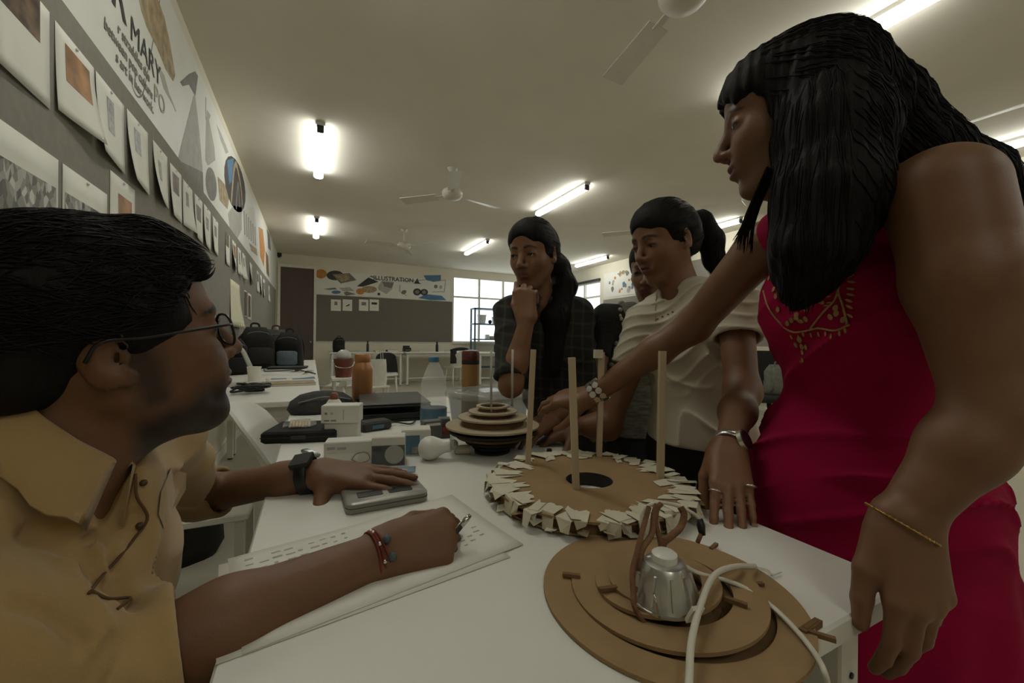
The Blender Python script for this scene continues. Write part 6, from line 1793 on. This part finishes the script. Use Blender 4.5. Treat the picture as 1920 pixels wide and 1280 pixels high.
gsh, gv, gf = sdf_object('plaid_shirt', S, (.44, .95, .66), (1.10, 1.48, 1.30), .0042, M_plaid, groot, OG)
S = SDF(); S.add(ellip(hip, np.array(HR_) + .004, GR), .03); legs(S, hip - UP * .05, lf, GFr, g=.016, z0=None); S.clip(lambda p: .07 - p[..., 2], .003)
sdf_object('trousers', S, (.65, 1.05, .05), (1.15, 1.52, .92), .009, MATS['dark_trousers'], groot, OG)
for f_ in ft: shoe(f_, GFr, groot, M_blackp)
S = SDF(); hair_cap(S, HG, .006)
S.chain([HG.w((-.10, .0, .02)), HG.w((-.118, .045, -.05)), HG.w((-.085, .075, -.12)), P(1040, 600, 1.34), P(1035, 690, 1.33)], [.035, .036, .040, .044, .030], .02, .02)
S.disp(lambda p: (.0022 * waves(p, 33, 110, 4)).astype(np.float32))
ghair, hv, hf = sdf_object('hair', S, (.48, 1.0, .95), (.90, 1.42, 1.56), .004, M_hair2, groot, OG, relax=1)
strands('hair_strands', hv, hf, lambda v: (HG.R @ np.array((-1., .25 * np.sign(HG.l(v[None])[0, 1]), -.3)) if HG.l(v[None])[0, 2] > -.02 else np.array((0, 0, -1.))), 350, .06, .0009, M_hair2, ghair, OG, 6, .03, 6, lambda v: HG.l(v)[:, 0] < .05, .1, .06)

# ------------------------------------------------------------------ woman with the patterned vest, mostly hidden
vroot = empty('person', (1.12, 1.20, 0), 0, 'woman in a black top with patterned grey vest half hidden behind the white T-shirt', 'person')
OV = vroot.location
HV = Head(P(1222, 510, 1.46), (-.80, -.52, -.18), (-.15, -.1, .98), .97)
nb = HV.w((-.035, 0, -.165)); shR = P(1136, 600, 1.47); shL = shR + np.array((.26, -.09, .0))
VFr = nrm((-.45, -.88, 0)); lf = np.cross(UP, VFr); VR = frame(VFr, (-.10, -.05, .98))
chest = (shL + shR) / 2 + np.array((.01, .03, -.14)); waist = chest + np.array((.01, .01, -.18)); hip = waist + np.array((.01, .01, -.13))
elR, wrR = P(1124, 680, 1.42), P(1112, 700, 1.36)
elR = P(1122, 668, 1.44); wrR = P(1108, 742, 1.33)
elL = shL + np.array((.03, -.02, -.25)); wrL = elL + np.array((-.03, -.12, -.18))
S = SDF(); torso(S, -.012, nb, shL, shR, chest, waist, hip, VR, CR_, WR_, HR_)
for sh, el, wr in ((shL, elL, wrL), (shR, elR, wrR)):
    S.add(rcone(sh, el, .042, .034), .03); S.add(rcone(el, el + (wr - el) * .35, .034, .033), .02); S.add(rcone(el + (wr - el) * .35, wr, .033, .024), .02)
ft = legs(S, hip - UP * .05, lf, VFr)
head_prims(S, HV, True, .6); neck_prims(S, HV, nb, .041, .050)
_w, _t, _a = hand_prims(S, wrR, P(1108, 800, 1.30) - wrR, -FWD * .8 - RIGHT * .5, 1, [(.4, .5, .3)] * 4, .4, size=.92)
_w, _t, _a = hand_prims(S, wrL, wrL - elL, -FWD, -1, [(.4, .5, .3)] * 4, .4, size=.92)
sdf_object('body', S, (.70, .85, -.005), (1.50, 1.65, 1.56), .0042, M_skin_w, vroot, OV, face_masks(HV))
eyes(HV, vroot)
S = shirt_sdf(nb, shL, shR, elL, elR, wrL, wrR, chest, waist, hip, VR, (CR_, WR_, HR_), None, VFr, HV, (1.2, 1.15), .002, .66, 51, .046)
vtop, vv, vf = sdf_object('black_top', S, (.70, .85, .6), (1.50, 1.65, 1.36), .0048, M_blackm, vroot, OV)
M_vest = mat('patterned_grey_vest', '#6d695e', .9, var=.45, scale=45, stretch=(.6, .6, 3.5), bump=.3, bscale=200)
S = SDF(); torso(S, .016, nb, shL + (nb - shL) * .3, shR + (nb - shR) * .35, chest, waist, hip, VR, CR_, (.09, .125, .12), HR_, .042)
for sh in (shL, shR): S.sub(ellip(sh + (sh - nb) * .30 - UP * .03, (.06, .032, .11), VR), .015)
nd = nrm(HV.w((-.02, 0, -.08)) - nb); S.sub(rcone(nb - nd * .03, nb + nd * .15, .065, .08), .010); S.sub(rcone(nb + VFr * .04, nb + VFr * .10 - UP * .12, .05, .02), .012)
S.clip(lambda p: .74 - p[..., 2], .003)
ves, vv, vf = sdf_object('vest', S, (.70, .85, .6), (1.50, 1.65, 1.36), .0048, M_vest, vroot, OV)
for k in range(12):
    c = surf(vv, (1163 - 2.3 * k, 545 + 13 * k), .004, .02); MB().sphere(c, .0085, 8, 6).build('pompom_trim', mat('pale_trim', '#a8a291', .9), ves, True, origin=OV)
S = SDF(); S.add(ellip(hip, np.array(HR_) + .004, VR), .03); legs(S, hip - UP * .05, lf, VFr, g=.016, z0=None); S.clip(lambda p: .07 - p[..., 2], .003)
sdf_object('trousers', S, np.minimum(hip, 9) - np.array((.3, .3, .9)), hip + .3, .01, MATS['dark_trousers'], vroot, OV)
for f_ in ft: shoe(f_, VFr, vroot, M_blackp)
S = SDF(); hair_cap(S, HV); S.chain([HV.w((-.10, 0, .02)), HV.w((-.11, 0, -.08)), HV.w((-.11, 0, -.2))], [.04, .05, .03], .02, .02)
sdf_object('hair', S, HV.c - .28, HV.c + .28, .005, M_hair2, vroot, OV, relax=1)
